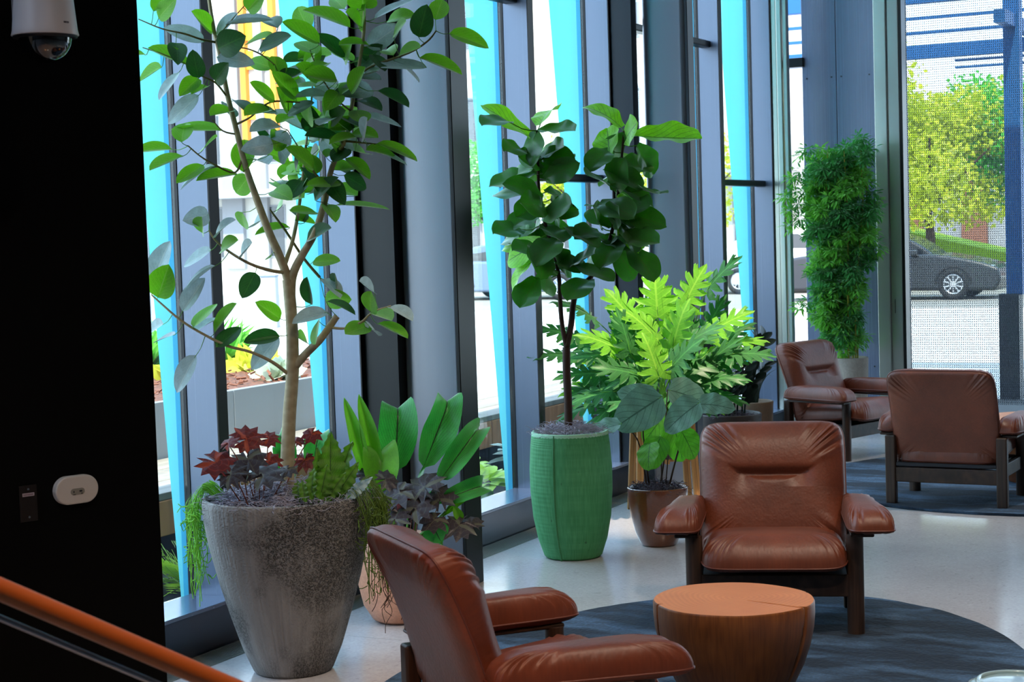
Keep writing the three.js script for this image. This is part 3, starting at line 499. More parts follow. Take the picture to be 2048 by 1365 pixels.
const FICUS_LEAVES = [
  [-0.417,2.622,-0.333,2.686,0.077,0,0],
  [-0.43,2.646,-0.382,2.732,0.071,0,0],
  [-0.228,2.576,-0.293,2.645,0.053,0,0],
  [-0.252,2.532,-0.408,2.602,0.065,2,0],
  [-0.361,2.53,-0.335,2.45,0.069,1,0],
  [-0.31,2.439,-0.466,2.503,0.053,0,0],
  [-0.268,2.385,-0.27,2.481,0.075,1,0],
  [-0.469,2.48,-0.52,2.481,0.03,0,0],
  [-0.415,2.435,-0.519,2.381,0.049,0,0],
  [-0.347,2.411,-0.421,2.305,0.045,2,0],
  [-0.272,2.385,-0.325,2.324,0.069,0,0],
  [-0.238,2.354,-0.286,2.31,0.049,0,0],
  [-0.265,2.316,-0.395,2.211,0.073,2,0],
  [-0.339,2.134,-0.341,2.229,0.085,0,0],
  [-0.196,2.181,-0.397,2.18,0.02,0,0],
  [-0.267,2.102,-0.232,2.166,0.02,0,0],
  [-0.39,2.112,-0.517,2.118,0.041,0,0],
  [-0.335,2.081,-0.45,2.017,0.049,0,0],
  [-0.263,2.045,-0.356,1.98,0.061,0,0],
  [-0.218,2.041,-0.372,1.973,0.024,2,0],
  [-0.139,2.005,-0.29,1.974,0.041,0,0],
  [-0.096,2.0,-0.174,1.931,0.091,0,0],
  [-0.246,1.849,-0.316,1.832,0.081,2,0],
  [-0.269,1.778,-0.242,1.843,0.061,0,0],
  [-0.207,2.564,-0.113,2.636,0.053,2,0],
  [-0.198,2.505,-0.089,2.541,0.112,1,0],
  [-0.16,2.594,0.028,2.596,0.028,2,0],
  [-0.205,2.471,-0.054,2.441,0.071,2,0],
  [-0.207,2.373,-0.148,2.42,0.081,1,0],
  [-0.153,2.259,-0.222,2.225,0.061,0,0],
  [-0.156,2.233,-0.196,2.308,0.037,1,0],
  [-0.139,2.298,-0.062,2.25,0.028,1,0],
  [-0.115,2.014,-0.12,2.143,0.097,0,0],
  [0.143,2.588,0.088,2.698,0.091,0,0],
  [0.33,2.567,0.154,2.666,0.061,0,0],
  [0.213,2.503,0.071,2.581,0.065,0,0],
  [0.201,2.465,0.105,2.531,0.061,0,0],
  [0.296,2.461,0.197,2.557,0.057,1,0],
  [0.383,2.643,0.385,2.718,0.118,0,0],
  [0.425,2.599,0.576,2.679,0.037,2,0],
  [0.474,2.597,0.576,2.614,0.053,0,0],
  [0.6,2.515,0.64,2.637,0.093,1,0],
  [0.666,2.583,0.695,2.681,0.081,0,0],
  [0.719,2.527,0.877,2.482,0.065,0,0],
  [0.391,2.492,0.523,2.576,0.089,2,0],
  [0.501,2.528,0.552,2.571,0.041,0,0],
  [0.498,2.449,0.457,2.504,0.073,0,0],
  [0.601,2.432,0.763,2.352,0.045,0,0],
  [0.626,2.396,0.422,2.418,0.049,2,0],
  [0.498,2.43,0.605,2.367,0.02,2,0],
  [0.518,2.443,0.618,2.459,0.049,0,0],
  [0.325,2.39,0.444,2.366,0.041,2,0],
  [0.404,2.324,0.285,2.318,0.077,2,0],
  [0.426,2.319,0.55,2.237,0.049,1,0],
  [0.348,2.409,0.404,2.472,0.073,1,0],
  [0.401,2.498,0.296,2.513,0.03,0,0],
  [0.368,2.571,0.316,2.612,0.053,0,0],
  [-0.026,2.491,0.105,2.534,0.065,1,0],
  [0.098,2.363,0.017,2.431,0.069,0,0],
  [0.111,2.294,0.024,2.391,0.065,0,0],
  [0.025,2.287,-0.051,2.358,0.045,0,0],
  [0.235,2.3,0.12,2.313,0.034,2,0],
  [0.074,2.246,0.037,2.336,0.051,0,0],
  [0.142,2.214,0.095,2.285,0.077,0,0],
  [0.146,2.174,0.144,2.259,0.085,1,0],
  [0.111,2.185,-0.014,2.254,0.049,2,0],
  [0.024,2.247,-0.061,2.256,0.041,1,0],
  [0.045,2.187,-0.048,2.18,0.049,2,0],
  [-0.007,2.08,-0.053,2.177,0.028,1,0],
  [0.128,2.125,0.021,2.127,0.032,0,0],
  [0.172,2.229,0.232,2.241,0.045,0,0],
  [0.235,2.211,0.312,2.238,0.081,1,0],
  [0.361,2.227,0.515,2.186,0.032,2,0],
  [0.256,2.082,0.173,2.154,0.081,2,0],
  [0.252,2.141,0.323,2.109,0.069,2,0],
  [0.287,2.1,0.245,2.048,0.073,1,0],
  [0.308,2.149,0.418,2.15,0.045,0,0],
  [0.416,2.11,0.571,2.026,0.028,0,0],
  [0.376,2.092,0.539,2.029,0.02,2,0],
  [0.285,2.061,0.386,1.988,0.045,0,0],
  [0.326,2.085,0.355,2.073,0.024,0,0],
  [0.273,1.992,0.36,1.939,0.065,1,0],
  [0.212,1.97,0.279,1.888,0.073,1,0],
  [0.205,1.934,0.13,1.921,0.045,2,0],
  [0.093,1.978,0.05,1.908,0.081,1,0],
  [0.026,1.956,-0.026,2.001,0.037,1,0],
  [0.138,2.115,0.1,2.007,0.073,0,0],
  [0.156,2.075,0.167,1.995,0.069,0,0],
  [0.101,1.928,0.172,1.975,0.061,0,0],
  [-0.069,2.062,-0.001,2.03,0.037,2,0],
  [0.046,2.059,-0.032,2.101,0.053,0,0],
  [0.084,2.008,-0.004,2.04,0.061,0,0],
  [0.021,1.94,-0.037,1.972,0.041,0,0],
  [0.238,1.874,0.453,1.861,0.02,0,0],
  [0.198,1.875,0.252,1.824,0.041,0,0],
  [0.102,1.808,0.024,1.857,0.028,1,0],
  [0.157,1.846,0.068,1.859,0.032,0,0],
  [-0.473,1.587,-0.415,1.755,0.089,2,0],
  [-0.449,1.532,-0.385,1.664,0.114,0,0],
  [-0.238,1.71,-0.366,1.654,0.049,2,0],
  [-0.22,1.649,-0.36,1.568,0.016,2,0],
  [-0.362,1.474,-0.264,1.601,0.069,2,0],
  [-0.316,1.412,-0.24,1.504,0.049,0,0],
  [-0.311,1.392,-0.232,1.459,0.041,2,0],
  [-0.44,1.426,-0.516,1.382,0.041,2,0],
  [-0.392,1.384,-0.495,1.357,0.016,2,0],
  [-0.313,1.301,-0.408,1.158,0.073,2,0],
  [-0.241,1.385,-0.137,1.496,0.041,0,0],
  [-0.234,1.329,-0.144,1.406,0.065,1,0],
  [-0.198,1.708,-0.132,1.754,0.045,0,0],
  [-0.129,1.682,-0.063,1.732,0.041,2,0],
  [-0.082,1.615,-0.125,1.522,0.081,1,0],
  [0.005,1.426,-0.066,1.5,0.057,0,0],
  [0.002,1.358,-0.139,1.336,0.061,1,0],
  [-0.002,1.358,-0.122,1.229,0.081,2,0],
  [0.192,1.446,0.065,1.428,0.053,2,0],
  [0.123,1.478,0.124,1.594,0.055,1,0],
  [0.174,1.497,0.284,1.493,0.081,0,0],
  [0.167,1.577,0.249,1.518,0.037,2,0],
  [0.229,1.535,0.232,1.603,0.03,1,0],
  [0.13,1.648,0.246,1.654,0.049,0,0],
  [0.193,1.49,0.314,1.456,0.02,1,0],
  [0.385,1.52,0.331,1.568,0.028,2,0],
  [0.372,1.446,0.381,1.526,0.069,0,0],
  [0.443,1.462,0.542,1.429,0.028,2,0],
  [0.386,1.44,0.465,1.407,0.045,0,0],
  [0.36,1.39,0.279,1.373,0.061,0,0],
  [0.35,1.387,0.403,1.361,0.016,2,0],
  [0.396,1.399,0.518,1.333,0.028,0,0],
  [0.161,1.417,0.153,1.333,0.037,0,0],
  [0.068,1.349,0.111,1.328,0.041,0,0],
  [0.117,1.738,0.231,1.778,0.057,1,0],
  [-0.013,1.692,-0.045,1.679,0.032,0,0],
  [0.041,1.79,-0.089,1.785,0.03,0,0],
  [0.066,1.819,0.135,1.797,0.03,0,0],
  [-0.132,1.856,-0.148,1.79,0.065,0,0],
  [-0.22,1.759,-0.142,1.836,0.024,2,0],
  [-0.057,1.823,-0.104,1.795,0.028,2,0],
  [0.015,1.881,-0.042,1.851,0.045,0,0],
  [0.24,2.428,0.168,2.381,0.053,0,0],
  [0.197,2.36,0.12,2.412,0.061,0,0],
  [0.315,2.327,0.237,2.369,0.053,0,0],
  [0.032,2.198,0.093,2.245,0.053,0,0],
  [0.234,2.013,0.304,2.021,0.053,0,0],
  [0.187,2.094,0.126,2.056,0.057,1,0],
  [0.353,2.286,0.442,2.254,0.041,1,0],
  [0.291,2.219,0.359,2.167,0.053,1,0],
  [0.41,2.462,0.467,2.391,0.045,1,0],
  [0.047,2.572,-0.02,2.642,0.069,1,0],
  [-0.069,2.644,0.023,2.71,0.081,0,0],
  [0.307,2.642,0.251,2.712,0.073,0,0],
  [0.217,2.068,0.261,2.177,0.067,2,-0.11],
  [0.17,1.931,0.094,2.025,0.034,1,0.07],
  [0.16,2.474,0.158,2.405,0.05,0,0.08],
  [0.29,2.449,0.316,2.518,0.061,0,-0.09],
  [0.377,2.544,0.402,2.656,0.037,0,-0.06],
  [0.372,2.185,0.338,2.254,0.078,0,0.09],
  [0.34,2.352,0.287,2.326,0.036,0,-0.05],
  [0.313,2.159,0.216,2.225,0.032,0,0.06],
  [0.194,2.335,0.075,2.344,0.031,0,0.09],
  [0.132,2.288,0.038,2.328,0.048,0,-0.02],
  [0.26,2.142,0.337,2.171,0.041,1,-0.04],
  [0.138,2.204,0.153,2.271,0.068,0,0.07],
  [-0.01,1.938,0.069,1.915,0.061,0,-0.05],
  [0.352,2.187,0.315,2.144,0.038,0,0.02],
  [0.277,2.344,0.156,2.355,0.033,2,-0.0],
  [0.148,2.402,0.041,2.473,0.052,1,-0.09],
  [0.376,2.121,0.408,2.198,0.039,2,0.09],
  [0.225,2.035,0.304,2.004,0.036,1,-0.06],
  [0.16,1.896,0.247,1.988,0.052,1,0.03],
  [0.133,2.364,0.001,2.366,0.034,2,0.09],
  [0.243,2.216,0.202,2.189,0.043,2,0.07],
  [0.121,2.039,0.144,2.138,0.063,0,-0.04],
  [0.28,2.355,0.157,2.366,0.065,0,0.09],
  [0.136,2.431,0.201,2.502,0.069,0,0.03],
  [0.169,2.015,0.096,2.104,0.047,0,0.04],
  [0.326,2.309,0.401,2.398,0.065,0,0.09],
  [0.187,2.207,0.251,2.141,0.078,1,-0.06],
  [0.023,2.115,-0.077,2.094,0.078,2,0.03],
  [0.145,2.147,0.166,2.243,0.066,0,-0.08],
  [0.227,2.135,0.277,2.071,0.038,0,0.1],
  [0.375,2.441,0.437,2.49,0.079,1,-0.08],
  [0.013,2.248,-0.072,2.212,0.06,0,0.04],
  [0.138,2.324,0.266,2.364,0.074,2,-0.04],
  [-0.003,2.157,0.087,2.127,0.046,2,-0.06],
  [0.129,2.474,0.034,2.451,0.057,1,-0.09],
  [0.229,2.176,0.365,2.213,0.06,0,0.06],
  [0.254,2.296,0.189,2.229,0.057,0,0.02],
  [0.339,2.301,0.26,2.294,0.044,1,-0.04],
  [0.33,2.443,0.229,2.509,0.044,0,-0.03],
  [0.107,1.908,0.017,1.923,0.054,0,0.03],
  [0.371,2.383,0.448,2.382,0.049,1,-0.0],
  [0.093,1.94,0.113,2.015,0.043,0,0.04],
  [0.09,2.238,0.2,2.254,0.074,0,-0.12],
  [0.046,2.37,0.019,2.464,0.067,0,-0.02],
  [0.13,2.063,0.071,2.108,0.042,1,0.03],
  [0.031,2.105,0.065,2.054,0.071,2,0.01],
  [0.267,2.132,0.132,2.141,0.049,1,0.03],
  [0.265,1.958,0.143,1.959,0.044,0,0.03],
  [0.17,2.359,0.2,2.467,0.036,1,0.03],
  [0.317,1.911,0.218,1.947,0.057,0,-0.1],
  [0.086,2.013,0.119,2.107,0.03,1,0.1],
  [0.378,2.083,0.502,2.067,0.04,0,0.04],
  [0.058,2.357,0.129,2.398,0.061,1,0.06],
  [0.013,2.424,-0.098,2.472,0.068,0,-0.11],
  [0.213,2.062,0.272,2.114,0.051,0,0.03],
  [0.177,2.325,0.104,2.423,0.036,0,-0.09],
  [0.227,2.224,0.324,2.279,0.061,0,-0.11],
  [0.073,2.009,0.041,1.929,0.071,0,-0.02],
  [0.142,2.474,0.238,2.479,0.059,0,-0.1],
  [0.027,2.171,0.034,2.093,0.054,0,-0.1],
  [0.201,2.193,0.101,2.151,0.078,1,0.03],
  [0.094,2.472,0.211,2.498,0.072,0,0.03],
  [0.126,2.006,0.089,1.929,0.066,1,-0.04],
  [0.276,2.312,0.241,2.252,0.079,0,-0.01],
  [0.213,2.178,0.21,2.264,0.034,0,-0.08],
  [0.067,2.234,0.178,2.278,0.047,1,-0.02],
  [0.337,2.138,0.243,2.126,0.034,0,0.02],
  [0.003,1.989,0.077,2.056,0.058,0,-0.06],
  [0.055,2.37,0.063,2.312,0.03,0,-0.05],
  [0.021,2.545,-0.107,2.54,0.037,0,-0.06],
];
const FIDDLE_STEMS = [
  [[-0.008,0.614,0.0,0.024],[-0.004,0.841,0.0,0.022],[-0.007,1.001,0.0,0.022],[-0.004,1.121,0.0,0.022]],
  [[-0.004,1.121,0.0,0.014],[-0.024,1.242,0.01,0.013],[-0.031,1.375,0.02,0.012],[-0.033,1.494,0.02,0.011],[-0.055,1.627,0.02,0.011],[-0.093,1.76,0.02,0.01],[-0.121,1.905,0.02,0.009],[-0.126,2.063,0.02,0.008],[-0.125,2.267,0.02,0.006]],
  [[-0.004,1.121,0.0,0.018],[0.024,1.24,0.0,0.017],[0.044,1.371,-0.01,0.016],[0.078,1.436,-0.02,0.012],[0.16,1.513,-0.03,0.012],[0.222,1.631,-0.03,0.011],[0.263,1.749,-0.03,0.01],[0.293,1.919,-0.02,0.009],[0.316,2.102,-0.01,0.008],[0.333,2.254,0.0,0.006]],
  [[0.044,1.366,-0.01,0.008],[0.01,1.399,0.0,0.008],[-0.029,1.441,0.02,0.007]],
];
const FIDDLE_LEAVES = [
  [-0.158,2.235,-0.407,2.426,0.107,0,0],
  [-0.266,2.317,-0.391,2.34,0.037,1,0],
  [-0.108,2.299,-0.051,2.454,0.128,0,0],
  [-0.122,2.273,0.075,2.241,0.091,1,0],
  [-0.135,2.269,-0.168,2.078,0.134,1,0],
  [-0.204,2.171,-0.27,2.194,0.059,1,0],
  [-0.155,2.065,-0.353,2.045,0.08,1,0],
  [-0.103,2.05,-0.382,1.967,0.096,1,0],
  [-0.172,1.934,-0.37,1.953,0.075,1,0],
  [-0.091,2.01,0.057,2.084,0.147,1,0],
  [-0.093,1.944,0.078,1.926,0.075,1,0],
  [-0.108,1.892,-0.256,1.805,0.147,1,0],
  [-0.11,1.826,0.09,1.859,0.12,1,0],
  [-0.218,1.751,-0.344,1.776,0.075,1,0],
  [-0.124,1.774,-0.218,1.724,0.08,1,0],
  [-0.111,1.774,-0.009,1.665,0.107,1,0],
  [0.007,1.757,0.176,1.659,0.07,1,0],
  [-0.128,1.642,-0.246,1.685,0.053,1,0],
  [-0.178,1.578,-0.338,1.45,0.08,0,0],
  [-0.154,1.497,-0.244,1.333,0.16,1,0],
  [-0.092,1.535,-0.109,1.398,0.134,1,0],
  [-0.052,1.534,-0.117,1.576,0.053,1,0],
  [0.001,1.559,-0.048,1.666,0.08,0,0],
  [0.028,1.558,0.162,1.606,0.07,1,0],
  [0.054,1.557,0.251,1.484,0.08,1,0],
  [0.131,1.475,0.011,1.426,0.107,1,0],
  [0.32,2.272,0.165,2.453,0.12,0,0],
  [0.377,2.226,0.737,2.181,0.128,0,0],
  [0.337,2.206,0.379,2.284,0.08,0,0],
  [0.338,2.233,0.216,2.105,0.147,1,0],
  [0.262,2.156,0.144,2.108,0.107,1,0],
  [0.402,2.178,0.491,2.031,0.147,1,0],
  [0.225,1.987,0.134,2.029,0.043,1,0],
  [0.293,2.05,0.213,2.027,0.08,1,0],
  [0.239,1.986,0.488,1.926,0.096,1,0],
  [0.422,1.941,0.492,1.899,0.059,1,0],
  [0.258,1.749,0.142,1.858,0.139,1,0],
  [0.313,1.813,0.516,1.78,0.134,1,0],
  [0.191,1.724,0.092,1.762,0.037,1,0],
  [0.284,1.708,0.441,1.677,0.107,1,0],
  [0.256,1.656,0.383,1.467,0.166,1,0],
  [0.348,1.64,0.476,1.504,0.147,1,0],
  [0.303,1.945,0.372,2.035,0.107,1,0],
  [-0.111,2.145,0.022,2.168,0.107,1,-0.08],
  [-0.1,2.092,-0.218,2.136,0.107,1,-0.08],
  [-0.092,1.851,-0.187,1.906,0.118,1,0.08],
  [-0.069,1.903,0.032,1.795,0.118,1,0.08],
  [0.286,2.08,0.393,2.103,0.118,1,-0.08],
  [0.304,1.84,0.438,1.862,0.107,1,-0.06],
  [0.251,1.842,0.16,1.911,0.107,1,-0.06],
  [-0.036,1.692,-0.143,1.643,0.118,1,0.06],
  [-0.064,1.628,0.025,1.52,0.118,1,0.06],
  [0.226,1.631,0.119,1.582,0.107,1,0.05],
  [0.32,1.747,0.213,1.684,0.107,1,0.06],
  [-0.171,1.671,-0.09,1.564,0.093,1,0.02],
  [0.208,1.749,0.142,1.862,0.08,1,-0.07],
  [-0.144,1.709,0.049,1.76,0.153,1,-0.01],
  [0.316,1.76,0.386,1.66,0.142,0,-0.03],
  [-0.1,2.118,0.055,2.198,0.079,1,0.03],
  [0.282,1.703,0.491,1.648,0.126,1,0.09],
  [-0.156,1.693,-0.257,1.791,0.149,1,-0.08],
  [0.23,2.064,0.417,1.986,0.11,1,-0.0],
  [-0.109,1.909,-0.254,2.025,0.1,1,0.08],
  [0.236,1.837,0.355,1.724,0.096,1,-0.04],
  [-0.131,2.115,-0.129,2.0,0.121,1,-0.04],
  [0.325,2.011,0.266,2.169,0.146,1,-0.02],
  [-0.13,1.653,-0.345,1.719,0.136,0,-0.09],
  [0.26,1.758,0.292,1.864,0.109,1,0.06],
  [-0.142,2.084,0.005,2.03,0.129,1,-0.09],
  [0.317,1.727,0.47,1.702,0.141,1,0.07],
  [-0.079,1.749,-0.061,1.609,0.101,1,-0.07],
  [0.309,2.061,0.478,2.07,0.125,1,-0.01],
  [-0.048,1.621,0.079,1.528,0.112,1,-0.07],
  [0.289,1.769,0.386,1.646,0.075,1,0.06],
  [-0.121,2.134,0.026,2.145,0.114,1,-0.02],
  [0.292,1.996,0.348,1.853,0.135,1,-0.03],
  [-0.103,1.609,-0.219,1.761,0.115,1,-0.07],
  [0.188,1.874,0.343,1.841,0.132,1,0.06],
  [-0.094,1.842,-0.287,1.821,0.091,1,-0.08],
  [0.307,1.796,0.366,1.896,0.124,0,-0.02],
  [-0.121,1.687,-0.314,1.589,0.149,0,0.03],
  [0.305,1.692,0.171,1.582,0.117,1,-0.04],
  [-0.113,1.638,-0.283,1.752,0.108,1,-0.05],
  [0.251,2.114,0.26,2.268,0.147,0,0.02],
  [-0.108,1.814,0.025,1.885,0.118,1,0.09],
  [0.281,1.938,0.285,2.083,0.129,1,-0.02],
  [-0.147,1.698,-0.346,1.756,0.146,1,-0.04],
  [0.188,1.697,0.393,1.608,0.108,1,-0.06],
];
const NEST_LEAVES = [
  [-0.111,0.531,-0.217,1.021,0.059,0,0.0],
  [-0.072,0.522,-0.151,1.028,0.068,0,-0.05],
  [-0.025,0.493,0.016,0.997,0.15,1,-0.08],
  [-0.066,0.472,-0.068,0.86,0.136,0,0.06],
  [0.046,0.517,0.263,1.013,0.125,1,-0.06],
  [0.096,0.502,0.396,0.897,0.091,1,0.0],
  [0.094,0.515,0.433,0.628,0.077,1,0.08],
  [0.25,0.539,0.139,0.581,0.059,1,0.05],
  [0.192,0.462,0.382,0.632,0.041,0,0.05],
  [0.203,0.366,0.156,0.468,0.102,1,0.15],
  [0.252,0.536,0.294,0.455,0.036,0,0.1],
];
const PHILO_LEAVES = [
  [-0.041,1.0,-0.289,1.356,0.291,0,0.1],
  [-0.014,1.033,-0.034,1.425,0.336,0,0.15],
  [0.059,1.021,0.239,1.473,0.275,0,0.0],
  [0.01,1.005,-0.163,1.251,0.306,0,0.2],
  [0.055,1.004,0.077,1.243,0.306,0,0.2],
  [0.098,0.982,0.421,1.542,0.153,1,-0.1],
  [-0.096,0.934,-0.573,1.347,0.183,1,0],
  [-0.101,0.876,-0.716,1.201,0.183,1,0.05],
  [-0.137,0.821,-0.737,1.053,0.183,1,0.1],
  [-0.083,0.888,-0.436,1.14,0.275,0,0.2],
  [0.039,0.944,0.255,1.178,0.275,1,0.2],
  [0.118,0.927,0.493,1.236,0.245,0,0.0],
  [0.153,0.891,0.588,1.077,0.214,0,-0.05],
  [0.028,0.892,0.122,1.068,0.275,1,0.3],
  [-0.092,0.836,-0.356,0.964,0.275,1,0.3],
  [0.057,0.832,0.268,0.944,0.275,1,0.3],
  [-0.078,0.758,-0.532,0.803,0.245,1,0.1],
  [0.145,0.772,0.453,0.855,0.214,1,0.0],
  [-0.109,0.728,-0.628,0.654,0.183,1,0.1],
  [-0.037,0.839,-0.09,1.078,0.275,0,0.35],
  [-0.069,0.751,-0.306,0.758,0.275,1,0.35],
  [0.02,0.748,0.168,0.743,0.245,1,0.35],
  [-0.126,0.794,-0.449,0.623,0.183,1,0.15],
  [0.039,0.918,-0.047,1.169,0.245,0,-0.15],
  [0.136,0.849,0.389,0.997,0.245,0,-0.2],
  [-0.051,0.855,-0.234,1.017,0.245,0,-0.2],
  [-0.152,0.866,-0.519,1.002,0.214,0,-0.1],
  [0.101,0.885,0.05,1.321,0.214,0,-0.15],
  [-0.158,0.829,0.313,0.95,0.22,1,-0.08],
  [0.025,0.811,-0.283,1.004,0.161,1,-0.11],
  [-0.171,0.986,-0.057,1.284,0.17,1,-0.04],
  [-0.164,0.782,-0.336,0.978,0.24,1,0.22],
  [0.196,0.927,0.617,1.012,0.238,1,0.25],
  [0.085,0.736,0.388,0.806,0.215,1,-0.15],
  [-0.137,0.832,-0.595,0.915,0.22,1,0.16],
  [0.181,0.713,0.414,1.025,0.162,1,0.21],
  [-0.099,0.91,-0.552,1.078,0.244,1,-0.08],
  [0.199,0.87,-0.314,0.837,0.241,1,0.14],
  [0.005,0.712,0.332,0.7,0.223,0,0.16],
  [-0.185,0.754,0.28,0.674,0.171,1,-0.01],
  [-0.066,0.857,0.255,1.102,0.206,1,0.0],
  [0.204,1.004,0.133,1.25,0.243,1,0.13],
  [-0.172,0.953,-0.572,1.016,0.243,1,0.22],
  [0.181,0.933,0.137,1.171,0.161,1,-0.02],
  [-0.2,0.965,-0.241,1.234,0.2,1,0.29],
  [-0.13,0.781,-0.544,0.76,0.241,1,0.28],
  [0.083,0.867,-0.308,0.887,0.224,1,0.23],
  [0.192,0.809,0.381,1.077,0.173,1,0.18],
  [-0.037,0.751,0.424,0.875,0.188,1,0.25],
  [-0.129,0.763,-0.249,1.119,0.244,1,-0.0],
  [-0.118,0.992,-0.25,1.191,0.211,1,0.18],
  [-0.145,0.778,-0.556,0.782,0.167,0,-0.19],
  [0.134,0.719,0.26,0.935,0.175,1,0.27],
  [-0.171,0.963,-0.249,1.22,0.222,1,-0.03],
  [0.188,0.855,0.535,1.153,0.214,1,-0.1],
  [0.217,0.792,0.561,0.967,0.183,1,-0.1],
  [0.194,0.882,0.39,1.279,0.183,1,-0.15],
  [0.204,0.709,0.45,0.732,0.183,1,0],
  [-0.23,0.763,-0.501,0.832,0.183,1,0.1],
  [-0.208,0.711,-0.391,0.596,0.153,1,0.2],
];
const BROAD_LEAVES = [
  [0.024,0.837,-0.243,0.682,0.22,2,0.1],
  [0.071,0.851,0.316,0.788,0.165,2,-0.02],
  [-0.203,0.697,-0.406,0.668,0.071,2,0.12],
  [0.216,0.808,0.01,0.679,0.151,2,0.15],
  [0.207,0.79,0.391,0.798,0.099,2,0.1],
  [0.017,0.608,-0.055,0.451,0.137,0,0.05],
  [0.091,0.666,0.16,0.451,0.181,0,0.0],
  [0.007,0.791,-0.184,0.866,0.137,2,-0.1],
  [0.124,0.641,0.207,0.488,0.137,0,0.08],
  [0.059,0.708,-0.055,0.6,0.137,0,-0.08],
  [-0.041,0.578,-0.084,0.47,0.093,0,0.08],
];
const BROAD_STEMS = [
  [[-0.042,0.292,0.0,0.006],[-0.067,0.534,0.05,0.005],[-0.071,0.674,0.08,0.004],[0.024,0.837,0.1,0.003]],
  [[0.008,0.291,0.0,0.006],[0.047,0.524,0.0,0.005],[0.057,0.716,0.0,0.004],[0.071,0.851,-0.02,0.003]],
  [[0.052,0.292,0.02,0.006],[0.124,0.556,0.06,0.005],[0.178,0.696,0.1,0.004],[0.211,0.8,0.12,0.003]],
  [[-0.057,0.296,0.02,0.005],[-0.108,0.594,0.08,0.004],[-0.197,0.694,0.12,0.003]],
  [[0.027,0.29,0.0,0.004],[0.021,0.474,0.03,0.004],[0.017,0.608,0.05,0.003]],
  [[0.04,0.289,0.0,0.004],[0.068,0.523,0.0,0.003],[0.091,0.666,0.0,0.003]],
];
const CROC_LEAVES = [
  [0.176,0.713,0.189,0.965,0.126,0,0.02],
  [0.128,0.725,0.119,0.853,0.061,0,0.22],
  [0.155,0.721,0.19,0.858,0.089,0,0.2],
  [0.105,0.719,0.085,0.808,0.041,0,0.24],
  [0.174,0.711,0.257,0.826,0.061,0,0.2],
  [0.206,0.717,0.3,0.844,0.081,0,0.12],
  [0.188,0.702,0.258,0.924,0.089,0,-0.05],
  [0.133,0.701,0.14,0.893,0.073,0,0.0],
  [0.251,0.715,0.362,0.8,0.049,2,0.18],
  [0.077,0.724,0.051,0.803,0.053,0,0.2],
  [0.028,0.684,-0.067,1.0,0.081,1,-0.2],
  [0.063,0.675,0.117,0.978,0.101,1,-0.25],
  [-0.013,0.696,-0.053,0.937,0.073,1,-0.2],
];
const BEGONIA_LEAVES = [
  [-0.249,0.884,0.2,0.138,0],
  [-0.202,0.948,0.16,0.069,0],
  [-0.142,0.955,0.1,0.122,0],
  [-0.064,0.947,0.02,0.073,0],
  [0.11,0.957,-0.02,0.073,0],
  [-0.063,0.862,0.05,0.093,0],
  [-0.128,0.887,0.16,0.126,1],
  [-0.063,0.824,0.22,0.134,1],
  [-0.186,0.836,0.24,0.105,1],
  [0.039,0.923,-0.05,0.065,0],
  [0.022,0.833,0.12,0.073,1],
  [0.069,0.845,-0.08,0.081,0],
];
const DARK_BEGONIA_LEAVES = [
  [-0.044,0.66,0.12,0.1,1],
  [0.024,0.608,0.16,0.136,1],
  [0.133,0.621,0.12,0.159,1],
  [0.197,0.56,0.1,0.136,1],
  [0.09,0.534,0.2,0.136,1],
  [0.003,0.499,0.24,0.114,1],
  [-0.064,0.561,0.2,0.105,1],
  [0.173,0.477,0.14,0.114,1],
  [0.283,0.448,0.12,0.136,1],
  [0.338,0.439,0.08,0.091,1],
  [0.052,0.564,0.1,0.1,0],
  [-0.127,0.676,0.05,0.082,1],
];
// ---------------------------------------------------------------- leaves
// unit leaf: base at the origin, length 1 along z, width 1 across x, upper face +y
function unitLeaf({ prof, fold = 0.15, curl = 0.15, wave = 0, waves = 3, nl = 12, nw = 3, seed = 0, twist = 0, tip = 0, tipAt = 0.7 }) {
  const pos = [], uv = [], idx = []; let cz = 0, cy = 0;
  for (let i = 0; i <= nl; i++) {
    const t = i / nl, w = prof(t) * 0.5, q = Math.min(1, Math.max(0, (t - tipAt) / (1 - tipAt))), an = tip * q; if (i) { cz += Math.cos(an) / nl; cy -= Math.sin(an) / nl; }
    for (let j = -nw; j <= nw; j++) {
      const s = j / nw, x = s * w; let y = fold * Math.abs(x) - curl * t * t + wave * Math.abs(s) * Math.sin(t * waves * 6.283 + (s > 0 ? seed : seed * 2.3 + 1)) * 0.5;
      const a = twist * t; pos.push(x * Math.cos(a) - y * Math.sin(a) * 0.3, y * Math.cos(an) + cy + x * Math.sin(a), cz + y * Math.sin(an)); uv.push(0.5 + s * 0.5, t);
    }
  }
  const W = nw * 2 + 1;
  for (let i = 0; i < nl; i++) for (let j = 0; j < W - 1; j++) { const a = i * W + j, b = a + W; idx.push(a, b, a + 1, b, b + 1, a + 1); }
  const g = new THREE.BufferGeometry(); g.setAttribute('position', new THREE.Float32BufferAttribute(pos, 3)); g.setAttribute('uv', new THREE.Float32BufferAttribute(uv, 2)); g.setIndex(idx); g.computeVertexNormals(); return g;
}
const oval = (t) => Math.pow(Math.max(0, Math.sin(Math.PI * Math.pow(t, 0.85))), 0.62);
const obovate = (t) => Math.pow(Math.max(0, Math.sin(Math.PI * Math.min(1, 0.06 + 0.94 * Math.pow(t, 1.25)))), 0.6) * (0.75 + 0.25 * t);
const strap = (t) => Math.max(0.0, Math.pow(Math.sin(Math.PI * Math.min(1, 0.04 + 0.96 * Math.pow(t, 1.35))), 0.8)) * (t < 0.25 ? 0.12 + 0.88 * t / 0.25 : 1);
const lance = (t) => Math.pow(Math.sin(Math.PI * Math.min(1, 0.03 + 0.97 * t)), 0.9);
